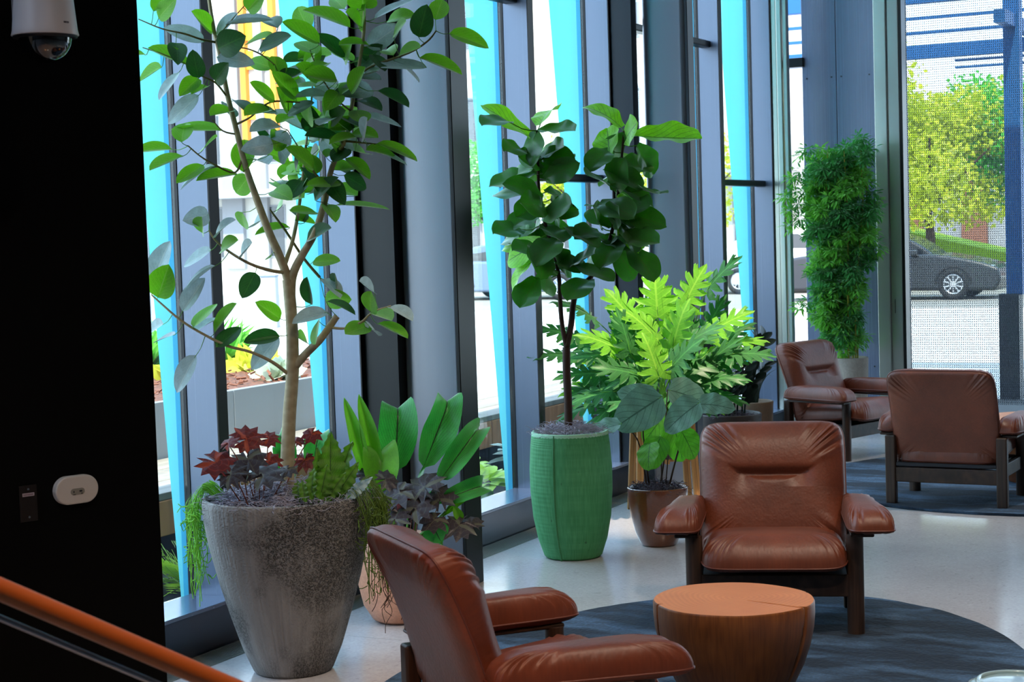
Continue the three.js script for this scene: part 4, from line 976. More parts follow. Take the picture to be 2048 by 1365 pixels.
function veinTex(base, vein, n, seed, blotch = 0.25) {
  return texture(128, 256, (u, v) => {
    const s = Math.abs(u - 0.5) * 2, ph = (v - 0.42 * s) * n, side = Math.abs(ph - Math.round(ph)), k = Math.max(s < 0.045 ? 1 : 0, side < 0.07 ? 0.6 * (1 - s * 0.5) : 0), b = fbm(u * 4, v * 6, 2, seed, 4), f = noise(u * 60, v * 90, 60, seed + 5);
    return mix3(base.map((c) => c * (1 - blotch / 2 + blotch * b) * (0.95 + 0.1 * f)), vein, k);
  });
}
const leafMat = (map, tr, gloss, rough = 0.35, color = 0xffffff) => phys(color, { map, roughness: 0.95, transmission: tr, thickness: 0, clearcoat: gloss, clearcoatRoughness: rough });
const LM = {
  fresh: leafMat(veinTex([0.43, 0.74, 0.09], [0.55, 0.78, 0.28], 8, 201), 0.5, 0.25),
  deep: leafMat(veinTex([0.10, 0.36, 0.11], [0.22, 0.45, 0.16], 8, 202), 0.35, 0.5),
  silver: leafMat(veinTex([0.64, 0.73, 0.73], [0.76, 0.82, 0.80], 8, 203), 0.25, 0.3),  // sky sheen of glossy leaves painted in as a pale grey colour
  fiddleFresh: leafMat(veinTex([0.52, 0.86, 0.06], [0.30, 0.55, 0.06], 7, 204), 0.5, 0.25),
  fiddleDeep: leafMat(veinTex([0.18, 0.48, 0.06], [0.25, 0.45, 0.10], 7, 205), 0.4, 0.55, 0.25),
  nest: leafMat(veinTex([0.18, 0.62, 0.20], [0.05, 0.24, 0.06], 18, 206), 0.4, 0.6, 0.3),
  nestLight: leafMat(veinTex([0.42, 0.72, 0.08], [0.45, 0.68, 0.2], 18, 207), 0.45, 0.35),
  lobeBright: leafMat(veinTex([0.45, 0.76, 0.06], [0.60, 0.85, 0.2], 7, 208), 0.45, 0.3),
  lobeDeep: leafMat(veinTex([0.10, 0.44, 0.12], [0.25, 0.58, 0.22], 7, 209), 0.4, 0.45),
  broad: leafMat(veinTex([0.38, 0.55, 0.46], [0.20, 0.36, 0.28], 6, 210), 0.25, 0.45),
  broadFresh: leafMat(veinTex([0.36, 0.68, 0.12], [0.20, 0.45, 0.08], 6, 211), 0.5, 0.25),
  red: leafMat(veinTex([0.44, 0.04, 0.05], [0.66, 0.24, 0.12], 5, 212, 0.5), 0.35, 0.4),
  plum: leafMat(veinTex([0.17, 0.13, 0.16], [0.34, 0.34, 0.28], 5, 213, 0.5), 0.15, 0.5),
  zz: leafMat(veinTex([0.03, 0.12, 0.06], [0.06, 0.18, 0.08], 5, 214), 0.12, 0.9, 0.18),
  croc: leafMat(veinTex([0.34, 0.52, 0.06], [0.16, 0.28, 0.03], 14, 215, 0.4), 0.45, 0.2),
};
const barkM = texture(128, 512, (u, v) => { const a = fbm(u * 4, v * 10, 2, 221, 4), k = noise(u * 6, v * 60, 2, 222); return mix3([0.56, 0.50, 0.37], [0.76, 0.71, 0.58], a).map((c) => c * (k > 0.85 ? 0.75 : 1)); });
M.bark = std(0xffffff, 0.75, 0, { map: barkM });
M.twig = std(0x6f6a3a, 0.7);
M.brownStem = std(0x5a3a28, 0.7, 0, { map: barkM });
M.greenStem = std(0x5a9a2a, 0.6);
M.redStem = std(0x7a3a22, 0.6);
const ficusLeaf = [0, 1, 2].map((k) => unitLeaf({ prof: oval, fold: 0.12 + 0.1 * k, curl: [0.06, 0.16, -0.05][k], seed: k }));
const fiddleLeaf = [0, 1, 2, 3].map((k) => unitLeaf({ prof: obovate, fold: 0.1 + 0.05 * k, curl: [0.05, 0.22, 0.35, -0.06][k], wave: 0.05, waves: 1.6 + k * 0.3, seed: k * 1.7, nl: 16, nw: 4 }));
const paddle = (t) => (t < 0.3 ? 0.05 + 0.1 * t : 0.08 + 0.92 * Math.pow(Math.sin(Math.PI * Math.min(1, 0.02 + 0.98 * Math.pow((t - 0.3) / 0.7, 0.85))), 0.6));
const nestLeaf = [unitLeaf({ prof: strap, fold: 0.25, curl: 0.12, wave: 0.04, waves: 3, nl: 20, nw: 4 }), unitLeaf({ prof: paddle, fold: 0.2, curl: 0.05, wave: 0.07, waves: 3, seed: 1, nl: 24, nw: 4, tip: 2.4, tipAt: 0.66 }), unitLeaf({ prof: paddle, fold: 0.3, curl: 0.1, wave: 0.06, waves: 3, seed: 2, nl: 24, nw: 4, tip: 1.6, tipAt: 0.55 })];
const broadLeaf = [0, 1].map((k) => unitLeaf({ prof: (t) => Math.pow(Math.max(0, Math.sin(Math.PI * Math.pow(t, 0.7))), 0.5), fold: 0.12, curl: 0.25 + 0.1 * k, wave: 0.05, seed: k, nl: 14, nw: 4 }));
const crocLeaf = [0, 1].map((k) => unitLeaf({ prof: (t) => lance(Math.pow(t, 0.8)) * (0.88 + 0.12 * Math.sin(t * 55)), fold: 0.2, curl: 0.12 + 0.2 * k, wave: 0.1, waves: 5, seed: k, nl: 28, nw: 3 }));
// places a unit leaf: base, direction with length, face normal, width
function setLeaf(parent, geo, mat, base, dir, nrm, width, name = 'leaf') {
  const L = dir.length(), z = dir.clone().normalize(), x = V(0, 0, 0).crossVectors(nrm, z).normalize(), y = V(0, 0, 0).crossVectors(z, x);
  const m = part(parent, name, geo, mat);
  m.matrix.makeBasis(x.multiplyScalar(width), y.multiplyScalar(L), z.multiplyScalar(L)).setPosition(base);
  m.matrix.decompose(m.position, m.quaternion, m.scale); return m;
}
// leaf rows [base u, base v, tip u, tip v, seen width, kind, depth] in the upright plane of the plant; the real leaf is turned until it looks that wide and long
function rowLeaves(parent, rows, geos, mats, { len, ratio, depth, stemMat, branches, petiole = 0.0014, zsign = null, upBias = 0.35 }) {
  const samples = (branches ?? []).flatMap((b) => { const c = new THREE.CatmullRomCurve3(b.map((p) => V(p[0], p[1], p[2]))), n = b.length * 6; return Array.from({ length: n + 1 }, (_, i) => c.getPoint(i / n)); });
  rows.forEach((r, i) => {
    const [bu, bv, tu, tv, w, kind, w0] = r, l = Math.hypot(tu - bu, tv - bv);
    let near = null, best = 1e9; for (const s of samples) { const d = Math.hypot(s.x - bu, s.y - bv); if (d < best) { best = d; near = s; } }
    const z0 = w0 + (near ? near.z + rr(-1, 1) * Math.min(0.06, 0.02 + best * 0.4) : rr(-depth, depth)), b = V(bu, bv, z0);
    const L = Math.max(l, len * rr(0.85, 1.05)), dz = Math.sqrt(Math.max(0, L * L - l * l)) * (zsign ?? (rnd() < 0.6 ? 1 : -1)) * 0.85;
    const dir = V(tu - bu, tv - bv, dz), width = Math.max(w, L * ratio * rr(0.85, 1.05)), a = Math.acos(Math.min(1, w / width));
    // face normal: towards the viewer, then rolled about the leaf so that it narrows to its seen width, upper face upwards
    const z = dir.clone().normalize(), side = V(0, 0, 0).crossVectors(V(0, 0, 1), z); if (side.lengthSq() < 1e-4) side.set(1, 0, 0); side.normalize();
    let n = V(0, 0, 0).crossVectors(z, side).normalize(); if (n.z < 0) n.negate();
    const n1 = n.clone().applyAxisAngle(z, a), n2 = n.clone().applyAxisAngle(z, -a); n = n1.y + upBias * n1.z > n2.y + upBias * n2.z ? n1 : n2;
    setLeaf(parent, geos[i % geos.length], mats[kind] ?? mats[0], b, dir, n, width);
    if (near && best < 0.4) {
      const mid = near.clone().lerp(b, 0.55).add(V(0, -0.015 * Math.min(1, best * 8), 0));
      part(parent, 'petiole', limb([[near.x, near.y, near.z, petiole * 1.3], [mid.x, mid.y, mid.z, petiole], [b.x, b.y, b.z, petiole], ...[b.clone().addScaledVector(dir, 0.08)].map((p) => [p.x, p.y, p.z, petiole * 0.7])], 5, 2), stemMat);
    }
  });
}
// ---------------------------------------------------------------- tall rubber tree
{
  const t = thing('ficus_tree', 'tall slender ficus tree with oval leaves in the concrete planter', 'tree', [-3.963, 0, -5.845], YAW);
  FICUS_BRANCHES.forEach((b, i) => part(t, i ? 'branch' : 'trunk', limb(b, i < 4 ? 12 : 7, 4), i < 8 ? M.bark : M.twig));
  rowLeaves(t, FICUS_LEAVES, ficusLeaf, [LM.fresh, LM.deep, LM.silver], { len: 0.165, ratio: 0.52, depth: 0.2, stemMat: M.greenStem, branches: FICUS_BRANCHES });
}
// ---------------------------------------------------------------- fiddle-leaf fig
{
  const t = thing('fiddle_leaf_fig', 'fiddle-leaf fig with broad wavy leaves in the green planter', 'plant', [-3.889, 0, -8.418], YAW);
  FIDDLE_STEMS.forEach((b, i) => part(t, i ? 'stem' : 'trunk', limb(b, 10, 4), M.brownStem));
  rowLeaves(t, FIDDLE_LEAVES, fiddleLeaf, [LM.fiddleFresh, LM.fiddleDeep], { len: 0.27, ratio: 0.72, depth: 0.1, stemMat: M.greenStem, branches: FIDDLE_STEMS.slice(1), petiole: 0.003 });
}
// ---------------------------------------------------------------- bird's nest plant in the pink pot
{
  const t = thing('strap_leaf_plant', 'plant with long glossy strap leaves in the salmon pink pot', 'plant', [-4.0, 0, -6.78], YAW);
  NEST_LEAVES.forEach((r, i) => {
    const [bu, bv, tu, tv, w, kind, w0] = r, root = V(Math.max(-0.1, Math.min(0.1, bu)) * 0.7, 0.37, w0 * 0.4), b = V(bu, bv, w0), d = V(tu - bu, tv - bv, rr(-0.06, 0.06));
    const n = V(rr(-0.2, 0.2), 0.25, 1).normalize();
    setLeaf(t, nestLeaf[[0, 0, 1, 2, 1, 2, 1, 0, 0, 0, 0][i]], kind ? LM.nest : LM.nestLight, b, d.multiplyScalar([1, 1, 1.22, 1.1, 1.22, 1.18, 1.15, 1, 1, 1, 1][i]), i === 2 || i === 4 ? V(0.1, -0.1, 1).normalize() : n, w * 1.2);
    part(t, 'petiole', limb([[root.x, root.y, root.z, 0.005], [(root.x + b.x) / 2, (root.y + b.y) / 2 - 0.01, (root.z + b.z) / 2, 0.0045], [b.x, b.y, b.z, 0.004], [b.x + d.x * 0.15, b.y + d.y * 0.15, b.z + d.z * 0.15, 0.003]], 6, 3), M.greenStem);
  });
}
// ---------------------------------------------------------------- star-shaped begonia leaves
function starLeaf(points, seed) {
  const s = new THREE.Shape(), N = points * 2;
  for (let i = 0; i <= N; i++) { const a = -Math.PI * 0.92 + i / N * Math.PI * 1.84, k = i % 2 ? 0.45 : 0.68, r = k * (0.8 + 0.2 * Math.cos(a * 0.8)) * (0.9 + 0.2 * hash(i, seed, 3)); s[i ? 'lineTo' : 'moveTo'](Math.sin(a) * r, Math.cos(a) * r); }
  s.lineTo(0, 0);
  const pos = [], uv = [], idx = []; const pts = s.getPoints();
  pos.push(0, 0, 0); uv.push(0.5, 0);
  for (const q of [0.5, 1]) for (const p of pts) { const r = Math.hypot(p.x, p.y) * q; pos.push(p.x * q, 0.06 * q - 0.45 * r * r + 0.04 * Math.sin(Math.atan2(p.x, p.y) * points * 0.9 + seed), p.y * q); const a = Math.atan2(p.x, p.y); uv.push(0.5 + 0.5 * (((a * points / Math.PI) % 1 + 1) % 1 - 0.5) * q, r * 1.5); }
  const n = pts.length; for (let i = 0; i < n - 1; i++) { idx.push(0, 1 + i, 2 + i, 1 + i, 1 + n + i, 2 + i, 2 + i, 1 + n + i, 2 + n + i); }
  const g = new THREE.BufferGeometry(); g.setAttribute('position', new THREE.Float32BufferAttribute(pos, 3)); g.setAttribute('uv', new THREE.Float32BufferAttribute(uv, 2)); g.setIndex(idx); g.computeVertexNormals(); return g;
}
const starGeos = [starLeaf(9, 1), starLeaf(8, 2), starLeaf(10, 3)];
function begonia(name, label, pos, rows, rootY, spread) {
  const t = thing(name, label, 'plant', pos, YAW);
  rows.forEach(([u, v, w, s, kind], i) => {
    const c = V(u, v, w), a = rr(0, 6.28), nrm = V(rr(-0.35, 0.35), 0.85, rr(0.35, 0.9)).normalize(), dir = V(Math.cos(a), 0, Math.sin(a)).addScaledVector(nrm, -V(Math.cos(a), 0, Math.sin(a)).dot(nrm)).normalize().multiplyScalar(s * 1.15);
    setLeaf(t, starGeos[i % 3], kind ? LM.plum : LM.red, c, dir, nrm, s * 1.15);
    const root = V(spread[0] + u * 0.35, rootY, spread[1] + w * 0.5), mid = root.clone().lerp(c, 0.6).add(V(rr(-0.02, 0.02), 0.01, 0));
    part(t, 'petiole', limb([[root.x, root.y, root.z, 0.0028], [mid.x, mid.y, mid.z, 0.0024], [c.x, c.y, c.z, 0.002]], 5, 3), M.redStem);
  });
}
begonia('red_begonia', 'begonia with dark red star-shaped leaves at the foot of the ficus', [-3.963, 0, -5.845], BEGONIA_LEAVES, 0.7, [-0.06, 0.08]);
begonia('dark_begonia', 'begonia with dark purple star-shaped leaves in the salmon pink pot', [-4.0, 0, -6.78], DARK_BEGONIA_LEAVES, 0.37, [0.03, 0.04]);
// ---------------------------------------------------------------- crinkled fern in the concrete planter
{
  const t = thing('crinkled_fern', 'yellow-green fern with crinkled upright fronds on the right of the concrete planter', 'plant', [-3.963, 0, -5.845], YAW);
  CROC_LEAVES.forEach((r, i) => {
    const [bu, bv, tu, tv, w, kind, w0] = r, b = V(bu, Math.max(bv, 0.7), w0), d = V(tu - bu, tv - bv, rr(-0.05, 0.05));
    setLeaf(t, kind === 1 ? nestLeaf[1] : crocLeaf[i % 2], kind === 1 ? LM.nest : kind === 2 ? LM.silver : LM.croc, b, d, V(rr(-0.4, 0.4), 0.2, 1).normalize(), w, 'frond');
    part(t, 'stalk', limb([[b.x * 0.8, 0.68, b.z * 0.8, 0.004], [b.x, b.y, b.z, 0.0035], [b.x + d.x * 0.2, b.y + d.y * 0.2, b.z + d.z * 0.2, 0.002]], 5, 2), M.greenStem);
  });
}
// ---------------------------------------------------------------- trailing strands over the planter rim
function trailing(name, label, pos, strands, mat, rad) {
  const list = strands.map((pts) => limb(pts.map((p) => [...p, rad]), 4, 3));
  const t = thing(name, label, 'plant', pos, YAW);
  const m = part(t, 'strands', merge(list), mat); m.userData.kind = 'stuff'; return t;
}
function strandSet(n, a0, a1, dropLo, dropHi, R, wob) {
  const out = [];
  for (let i = 0; i < n; i++) {
    const a = rr(a0, a1), drop = rr(dropLo, dropHi), lean = rr(0.005, 0.045), pts = [], c = Math.cos(a), s = Math.sin(a);
    pts.push([c * R * 0.75, 0.70, s * R * 0.75]); pts.push([c * R * 0.97, 0.745 + rr(0, 0.03), s * R * 0.97]);
    for (let k = 1; k <= 6; k++) { const y = 0.72 - drop * k / 6, q = R + lean + 0.012 + rr(-1, 1) * wob * 0.4; pts.push([c * q + rr(-1, 1) * wob, y, s * q + rr(-1, 1) * wob]); }
    out.push(pts);
    for (let k = 0; k < 3; k++) { const f = rr(0.15, 1), y = 0.72 - drop * f, q = R + lean + 0.012, x = c * q, z = s * q, d = rr(0, 6.28), L = rr(0.02, 0.05); out.push([[x, y, z], [x + Math.cos(d) * L * 0.6, y - rr(-0.005, 0.02), z + Math.sin(d) * L * 0.6], [x + Math.cos(d) * L, y + rr(-0.03, 0.02), z + Math.sin(d) * L]]); }
  }
  return out;
}
M.trailBright = phys(0x7fd01c, { roughness: 0.8, transmission: 0.25, thickness: 0 });
M.trailDark = std(0x55701c, 0.7);
trailing('bright_trailing_plant', 'bright green stringy plant hanging over the left rim of the concrete planter', [-3.963, 0, -5.845], strandSet(46, Math.PI * 0.93, Math.PI * 1.1, 0.12, 0.44, 0.345, 0.008), M.trailBright, 0.0018);
trailing('dark_trailing_plant', 'olive green stringy plant hanging over the right rim of the concrete planter', [-3.963, 0, -5.845], strandSet(80, -0.28, 0.62, 0.08, 0.42, 0.345, 0.008), M.trailDark, 0.0018);
{ const pts = []; for (let i = 0; i < 12; i++) { const a = rr(-0.35, 0.1), q = 0.37 + rr(0, 0.03); const p = []; let y = 0.34 + rr(-0.04, 0.1); let x = Math.cos(a) * q, z = Math.sin(a) * q; p.push([x, 0.42, z]); for (let k = 0; k < 5; k++) { p.push([x, y, z]); y -= rr(0.02, 0.05); x += rr(-0.03, 0.04); z += rr(-0.02, 0.02); } pts.push(p); }
  trailing('dry_trailing_strands', 'thin brown dangling strands in front of the salmon pink pot', [-3.963, 0, -5.845], pts, std(0x4a2f1c, 0.8), 0.0014); }
// ---------------------------------------------------------------- lobed philodendron
function lobedLeaf(seed) {
  const lobes = 5, pts = [[0, 0.02], [0.12, -0.1], [0.3, -0.16]];
  for (let i = 0; i < lobes; i++) { const t = i / (lobes - 1), z0 = -0.02 + 0.78 * t, w = (0.52 - 0.26 * t * t) * (0.88 + 0.24 * hash(i, seed, 7)), up = 0.0 + 0.26 * t, inn = 0.11 * (1 - 0.4 * t) + 0.02; pts.push([w * 0.82, z0 + up * 0.7 - 0.055], [w * 1.0, z0 + up + 0.0], [w * 0.93, z0 + up + 0.045], [w * 0.78, z0 + up * 0.9 + 0.03], [w * 0.74, z0 + up * 0.9 + 0.075], [inn, z0 + 0.125]); }
  pts.push([0.12, 0.98], [0.05, 1.1], [0, 1.16]);
  const s = new THREE.Shape(); pts.forEach((p, i) => s[i ? 'lineTo' : 'moveTo'](p[0], p[1])); for (let i = pts.length - 2; i > 0; i--) s.lineTo(-pts[i][0], pts[i][1]);
  const g = new THREE.ShapeGeometry(s), p = g.attributes.position, uv = g.attributes.uv;
  for (let i = 0; i < p.count; i++) { const x = p.getX(i), z = p.getY(i); p.setXYZ(i, x, -0.75 * x * x - 0.3 * z * z + 0.2 * Math.abs(x) + 0.035 * Math.sin(z * 30 + seed), z); uv.setXY(i, 0.5 + x * 0.9, Math.max(0, Math.min(1, z))); }
  const idx = g.index.array; for (let i = 0; i < idx.length; i += 3) { const k = idx[i + 1]; idx[i + 1] = idx[i + 2]; idx[i + 2] = k; }
  g.computeVertexNormals(); return g;
}
const lobedGeos = [lobedLeaf(1), lobedLeaf(2), lobedLeaf(3)];
{
  const t = thing('lobed_philodendron', 'bushy philodendron with deeply lobed bright green leaves on the wooden stand', 'plant', [-3.97, 0, -9.95], YAW);
  PHILO_LEAVES.forEach((r, i) => {
    const [bu, bv, tu, tv, w, kind, w0] = r; let L = Math.hypot(tu - bu, tv - bv); const k = Math.max(0.35, Math.min(1, 0.23 / L)), base = V(tu + (bu - tu) * k, tv + (bv - tv) * k, w0), d = V((tu - bu) * k, (tv - bv) * k, rr(0.02, 0.14));
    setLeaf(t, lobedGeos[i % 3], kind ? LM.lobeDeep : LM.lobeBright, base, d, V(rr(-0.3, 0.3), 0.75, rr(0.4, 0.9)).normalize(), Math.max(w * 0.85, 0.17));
    const q = rr(0, 6.28), root = V(Math.cos(q) * 0.06, 0.57, Math.sin(q) * 0.06), mid = root.clone().lerp(base, 0.55); mid.y += 0.08;
    part(t, 'petiole', limb([[root.x, root.y, root.z, 0.005], [mid.x, mid.y, mid.z, 0.004], [base.x, base.y, base.z, 0.003], [base.x + d.x * 0.3, base.y + d.y * 0.3, base.z + d.z * 0.3, 0.002]], 6, 4), M.greenStem);
  });
}
// ---------------------------------------------------------------- broad-leaved plant in the brown pot
{
  const t = thing('broad_leaf_plant', 'plant with broad drooping grey-green leaves in the brown glazed pot', 'plant', [-3.575, 0, -8.863], YAW);
  BROAD_STEMS.forEach((b) => part(t, 'stem', limb(b, 7, 4), M.brownStem));
  rowLeaves(t, BROAD_LEAVES, broadLeaf, [LM.broadFresh, LM.broad, LM.broad], { len: 0.2, ratio: 0.8, depth: 0.1, stemMat: M.greenStem, branches: BROAD_STEMS, petiole: 0.002, zsign: 1, upBias: 0.3 });
}
// ---------------------------------------------------------------- glossy dark plant (pinnate stems)
{
  const t = thing('dark_glossy_plant', 'plant with upright stems of dark glossy leaflets in the dark tub', 'plant', [-4.1, 0, -11.55], YAW);
  const leaflet = [unitLeaf({ prof: oval, fold: 0.1, curl: 0.1, nl: 6, nw: 2 })];
  for (let i = 0; i < 17; i++) {
    const a = rr(0, 6.28), r0 = rr(0.02, 0.12), lean = rr(0.1, 0.34), H = rr(0.35, 0.62), c = Math.cos(a), s = Math.sin(a), P = (k) => V(c * (r0 + lean * k * k), 0.38 + H * k, s * (r0 + lean * k * k) * 0.8);
    part(t, 'stem', limb([0, 0.33, 0.66, 1].map((k) => { const p = P(k); return [p.x, p.y, p.z, 0.008 - 0.005 * k]; }), 6, 3), LM.zz);
    for (let k = 0; k < 14; k++) { const f = 0.28 + 0.72 * k / 13, p = P(f), tg = P(Math.min(1, f + 0.02)).sub(P(f - 0.02)).normalize(), sd = V(0, 0, 0).crossVectors(tg, V(c, 0, s)).normalize().multiplyScalar(k % 2 ? 1 : -1), d = sd.multiplyScalar(0.8).addScaledVector(tg, 0.75).normalize().multiplyScalar(rr(0.1, 0.14)); setLeaf(t, leaflet[0], LM.zz, p, d, V(c * 0.6 + rr(-0.2, 0.2), 0.7, s * 0.6 + 0.2).normalize(), rr(0.045, 0.06)); }
  }
}
{
  const t = thing('grassy_plant', 'plant with thin arching dark grassy blades in the low bowl', 'plant', [-4.2, 0, -12.3], YAW), list = [];
  for (let i = 0; i < 70; i++) { const a = rr(0, 6.28), r0 = rr(0, 0.06), L = rr(0.22, 0.42), o = rr(0.05, 0.21), c = Math.cos(a), s = Math.sin(a); list.push(limb([[c * r0, 0.4, s * r0, 0.003], [c * (r0 + o * 0.3), 0.4 + L * 0.55, s * (r0 + o * 0.3), 0.003], [c * (r0 + o * 0.7), 0.4 + L * 0.9, s * (r0 + o * 0.7), 0.0022], [c * (r0 + o), 0.4 + L * (o > 0.18 ? 0.88 : 1), s * (r0 + o), 0.0008]], 4, 3)); }
  const m = part(t, 'blades', merge(list), std(0x16301f, 0.45)); m.userData.kind = 'stuff';
}
// ---------------------------------------------------------------- feathery bamboo column in the corner
{
  const t = thing('feathery_bamboo', 'tall column of feathery bright green bamboo foliage against the metal panels', 'plant', [-3.94, 0, -14.02], YAW);
  const canes = [];
  for (let i = 0; i < 7; i++) { const a = i / 7 * 6.28, r = 0.07, dx = Math.cos(a) * r, dz = Math.sin(a) * r, b = [[dx, 0.58, dz, 0.008], [dx * 1.6 + rr(-0.03, 0.03), 1.2, dz * 1.6, 0.007], [dx * 2 + rr(-0.05, 0.05), 1.8, dz * 2, 0.006], [dx * 2.4, 2.3, dz * 2.4, 0.003]]; canes.push(b); part(t, 'cane', limb(b, 7, 4), std(0xa6a02c, 0.5)); }
  const leafG = unitLeaf({ prof: lance, fold: 0.1, curl: 0.25, nl: 3, nw: 1 }), lists = [[], []], N = 36000;
  const mats = [leafMat(null, 0.4, 0.1, 0.4, new THREE.Color(0.16, 0.55, 0.03)), leafMat(null, 0.4, 0.1, 0.4, new THREE.Color(0.05, 0.34, 0.05))];
  const inst = mats.map((m, k) => { const im = new THREE.InstancedMesh(leafG, m, N / 2); im.name = 'foliage'; im.userData.kind = 'stuff'; im.castShadow = im.receiveShadow = true; t.add(im); return im; });
  const tufts = []; const cl = []; for (let i = 0; i < 30; i++) { const f = i / 29, y = 0.78 + 1.5 * f, r = (0.05 + 0.12 * Math.min(1, f * 1.4)) * (f > 0.9 ? 0.7 : 1), a = i * 2.4 + rr(-0.4, 0.4); cl.push([Math.cos(a) * r - 0.06, y, Math.sin(a) * r * 0.8, rr(0.1, 0.17)]); }
  for (let i = 0; i < 600; i++) { const c = cl[i % 30], d = V(rr(-1, 1), rr(-0.7, 0.7), rr(-1, 1)).normalize().multiplyScalar(c[3] * Math.cbrt(rnd())); tufts.push([c[0] + d.x, c[1] + d.y, c[2] + d.z, rr(0.03, 0.08)]); }
  for (const p of [[-0.46, 1.72, 0.1], [-0.5, 1.95, 0.1], [-0.44, 2.1, 0.1], [-0.47, 1.84, 0.05], [-0.36, 2.28, 0.05], [0.24, 1.5, 0.05], [0.22, 1.9, 0.05], [-0.4, 1.05, 0.05]]) tufts.push([...p, 0.07], [p[0] * 0.85, p[1] + 0.05, p[2], 0.08]);
  const q = new THREE.Quaternion(), m4 = new THREE.Matrix4(), cnt = [0, 0];
  for (let i = 0; i < N; i++) { const tu = tufts[i % tufts.length], k = i % 2, d = V(rr(-1, 1), rr(-0.7, 0.5), rr(-1, 1)).normalize(); q.setFromUnitVectors(V(0, 0, 1), d); const L = rr(0.035, 0.07); m4.compose(V(tu[0] + d.x * tu[3] * rnd(), tu[1] + d.y * tu[3] * rnd(), tu[2] + d.z * tu[3] * rnd()), q, V(L * 0.26, L, L)); inst[k].setMatrixAt(cnt[k]++, m4); }
}
// ---------------------------------------------------------------- outside: ground, bench, planter bed
const paveTex = texture(512, 512, (u, v) => { const k = 0.72 + 0.12 * (fbm(u * 6, v * 6, 6, 301, 4) - 0.5) + 0.05 * (noise(u * 180, v * 180, 180, 302) - 0.5); return [k, k * 0.985, k * 0.96]; });
M.pave = std(0xffffff, 0.9, 0, { map: paveTex });
M.asphalt = std(0xb4b2ae, 0.9, 0, { map: paveTex });
const cedarTex = texture(256, 1024, (u, v) => { const n = fbm(u * 2, v * 4, 2, 311, 3), g = noise(u * 70 + n * 4, v * 4, 70, 312), w = 0.5 + 0.5 * Math.sin((u * 9 + n * 5) * 6.28); return mix3([0.82, 0.54, 0.34], [0.64, 0.39, 0.23], Math.max(0, Math.min(1, 0.5 * g + 0.3 * w))); });
M.cedar = std(0xffffff, 0.75, 0, { map: cedarTex });
M.cedarSunlit = std(0xf0ece6, 0.8, 0, { map: texture(256, 256, (u, v) => { const g = noise(u * 40, v * 3, 40, 315), k = 0.6 + 0.14 * (g - 0.5); return [k, k * 0.95, k * 0.9]; }) });  // paler wood tone paints in the sun falling on the bench top
M.planterGrey = std(0x7f8792, 0.7);
const mulchTex = texture(512, 512, (u, v) => { const a = noise(u * 90, v * 60, 30, 321), b = noise(u * 50, v * 120, 10, 322); return mix3([0.22, 0.12, 0.09], [0.58, 0.36, 0.26], a * 0.6 + b * 0.4); });
M.mulch = std(0xffffff, 0.95, 0, { map: mulchTex });
const outLeaf = (r, g, b, tr = 0.4) => leafMat(null, tr, 0.1, 0.4, new THREE.Color(r, g, b));
const bladeG = unitLeaf({ prof: lance, fold: 0.15, curl: 0.35, nl: 4, nw: 1 }), tuftG = unitLeaf({ prof: oval, fold: 0.15, curl: 0.2, nl: 3, nw: 1 });
function scatter(parent, name, geo, mat, n, f) {
  const im = new THREE.InstancedMesh(geo, mat, n), m = new THREE.Matrix4(), q = new THREE.Quaternion(); im.name = name; im.userData.kind = 'stuff';
  for (let i = 0; i < n; i++) { const [p, d, L, w] = f(i); q.setFromUnitVectors(V(0, 0, 1), d.normalize()); const roll = new THREE.Quaternion().setFromAxisAngle(V(0, 0, 1), rr(0, 6.28)); m.compose(p, q.multiply(roll), V(w, L, L)); im.setMatrixAt(i, m); }
  parent.add(im); return im;
}
{
  const g = struct('ground', 'pale sunlit paving outside the windows', 'paving');
  part(g, 'plaza', metreUV(box(-70, 30, -0.3, -0.012, -34, 20), 0.2), M.pave);
  part(g, 'road', metreUV(box(-90, 60, -0.3, -0.05, -46, -34), 0.2), M.asphalt);
  part(g, 'far_pavement', metreUV(box(-90, 60, -0.3, 0.0, -90, -46), 0.2), M.pave);
  const mt = thing('entrance_mat', 'dark entrance mat outside the glass front wall', 'mat', [-1.5, -0.012, -15.9]);
  part(mt, 'mat', rbox(-2.4, 2.4, 0, 0.015, -0.95, 0.95, 0.004, 1), std(0x15191f, 0.9));
  const bed = thing('soil_bed', 'strip of dark soil between the windows and the bench', 'soil bed', [-5.2, -0.012, -9.5]);
  part(bed, 'soil', box(-0.44, 0.44, 0, 0.02, -4.9, 4.6), M.soil);
}
{
  const t = thing('timber_bench', 'long low timber bench outside along the windows', 'bench', [-6.11, 0, -9.4]);
  const segs = [[-4.6, -1.55], [-1.54, 1.5], [1.51, 4.5]];
  for (const [z0, z1] of segs) {
    for (let k = 0; k < 3; k++) part(t, 'top_plank', metreUV(rbox(-0.45 + k * 0.302, -0.45 + k * 0.302 + 0.292, 0.41, 0.45, z0, z1, 0.006, 1), 0.6), M.cedarSunlit);
    part(t, 'front_board', metreUV(rbox(0.405, 0.45, 0.225, 0.409, z0, z1, 0.006, 1), 0.6), M.cedar);
    part(t, 'end_support', box(-0.4, 0.38, -0.01, 0.4, z0 + 0.3, z0 + 0.4), M.blackSteel);
    part(t, 'end_support', box(-0.4, 0.38, -0.01, 0.4, z1 - 0.4, z1 - 0.3), M.blackSteel);
  }
}
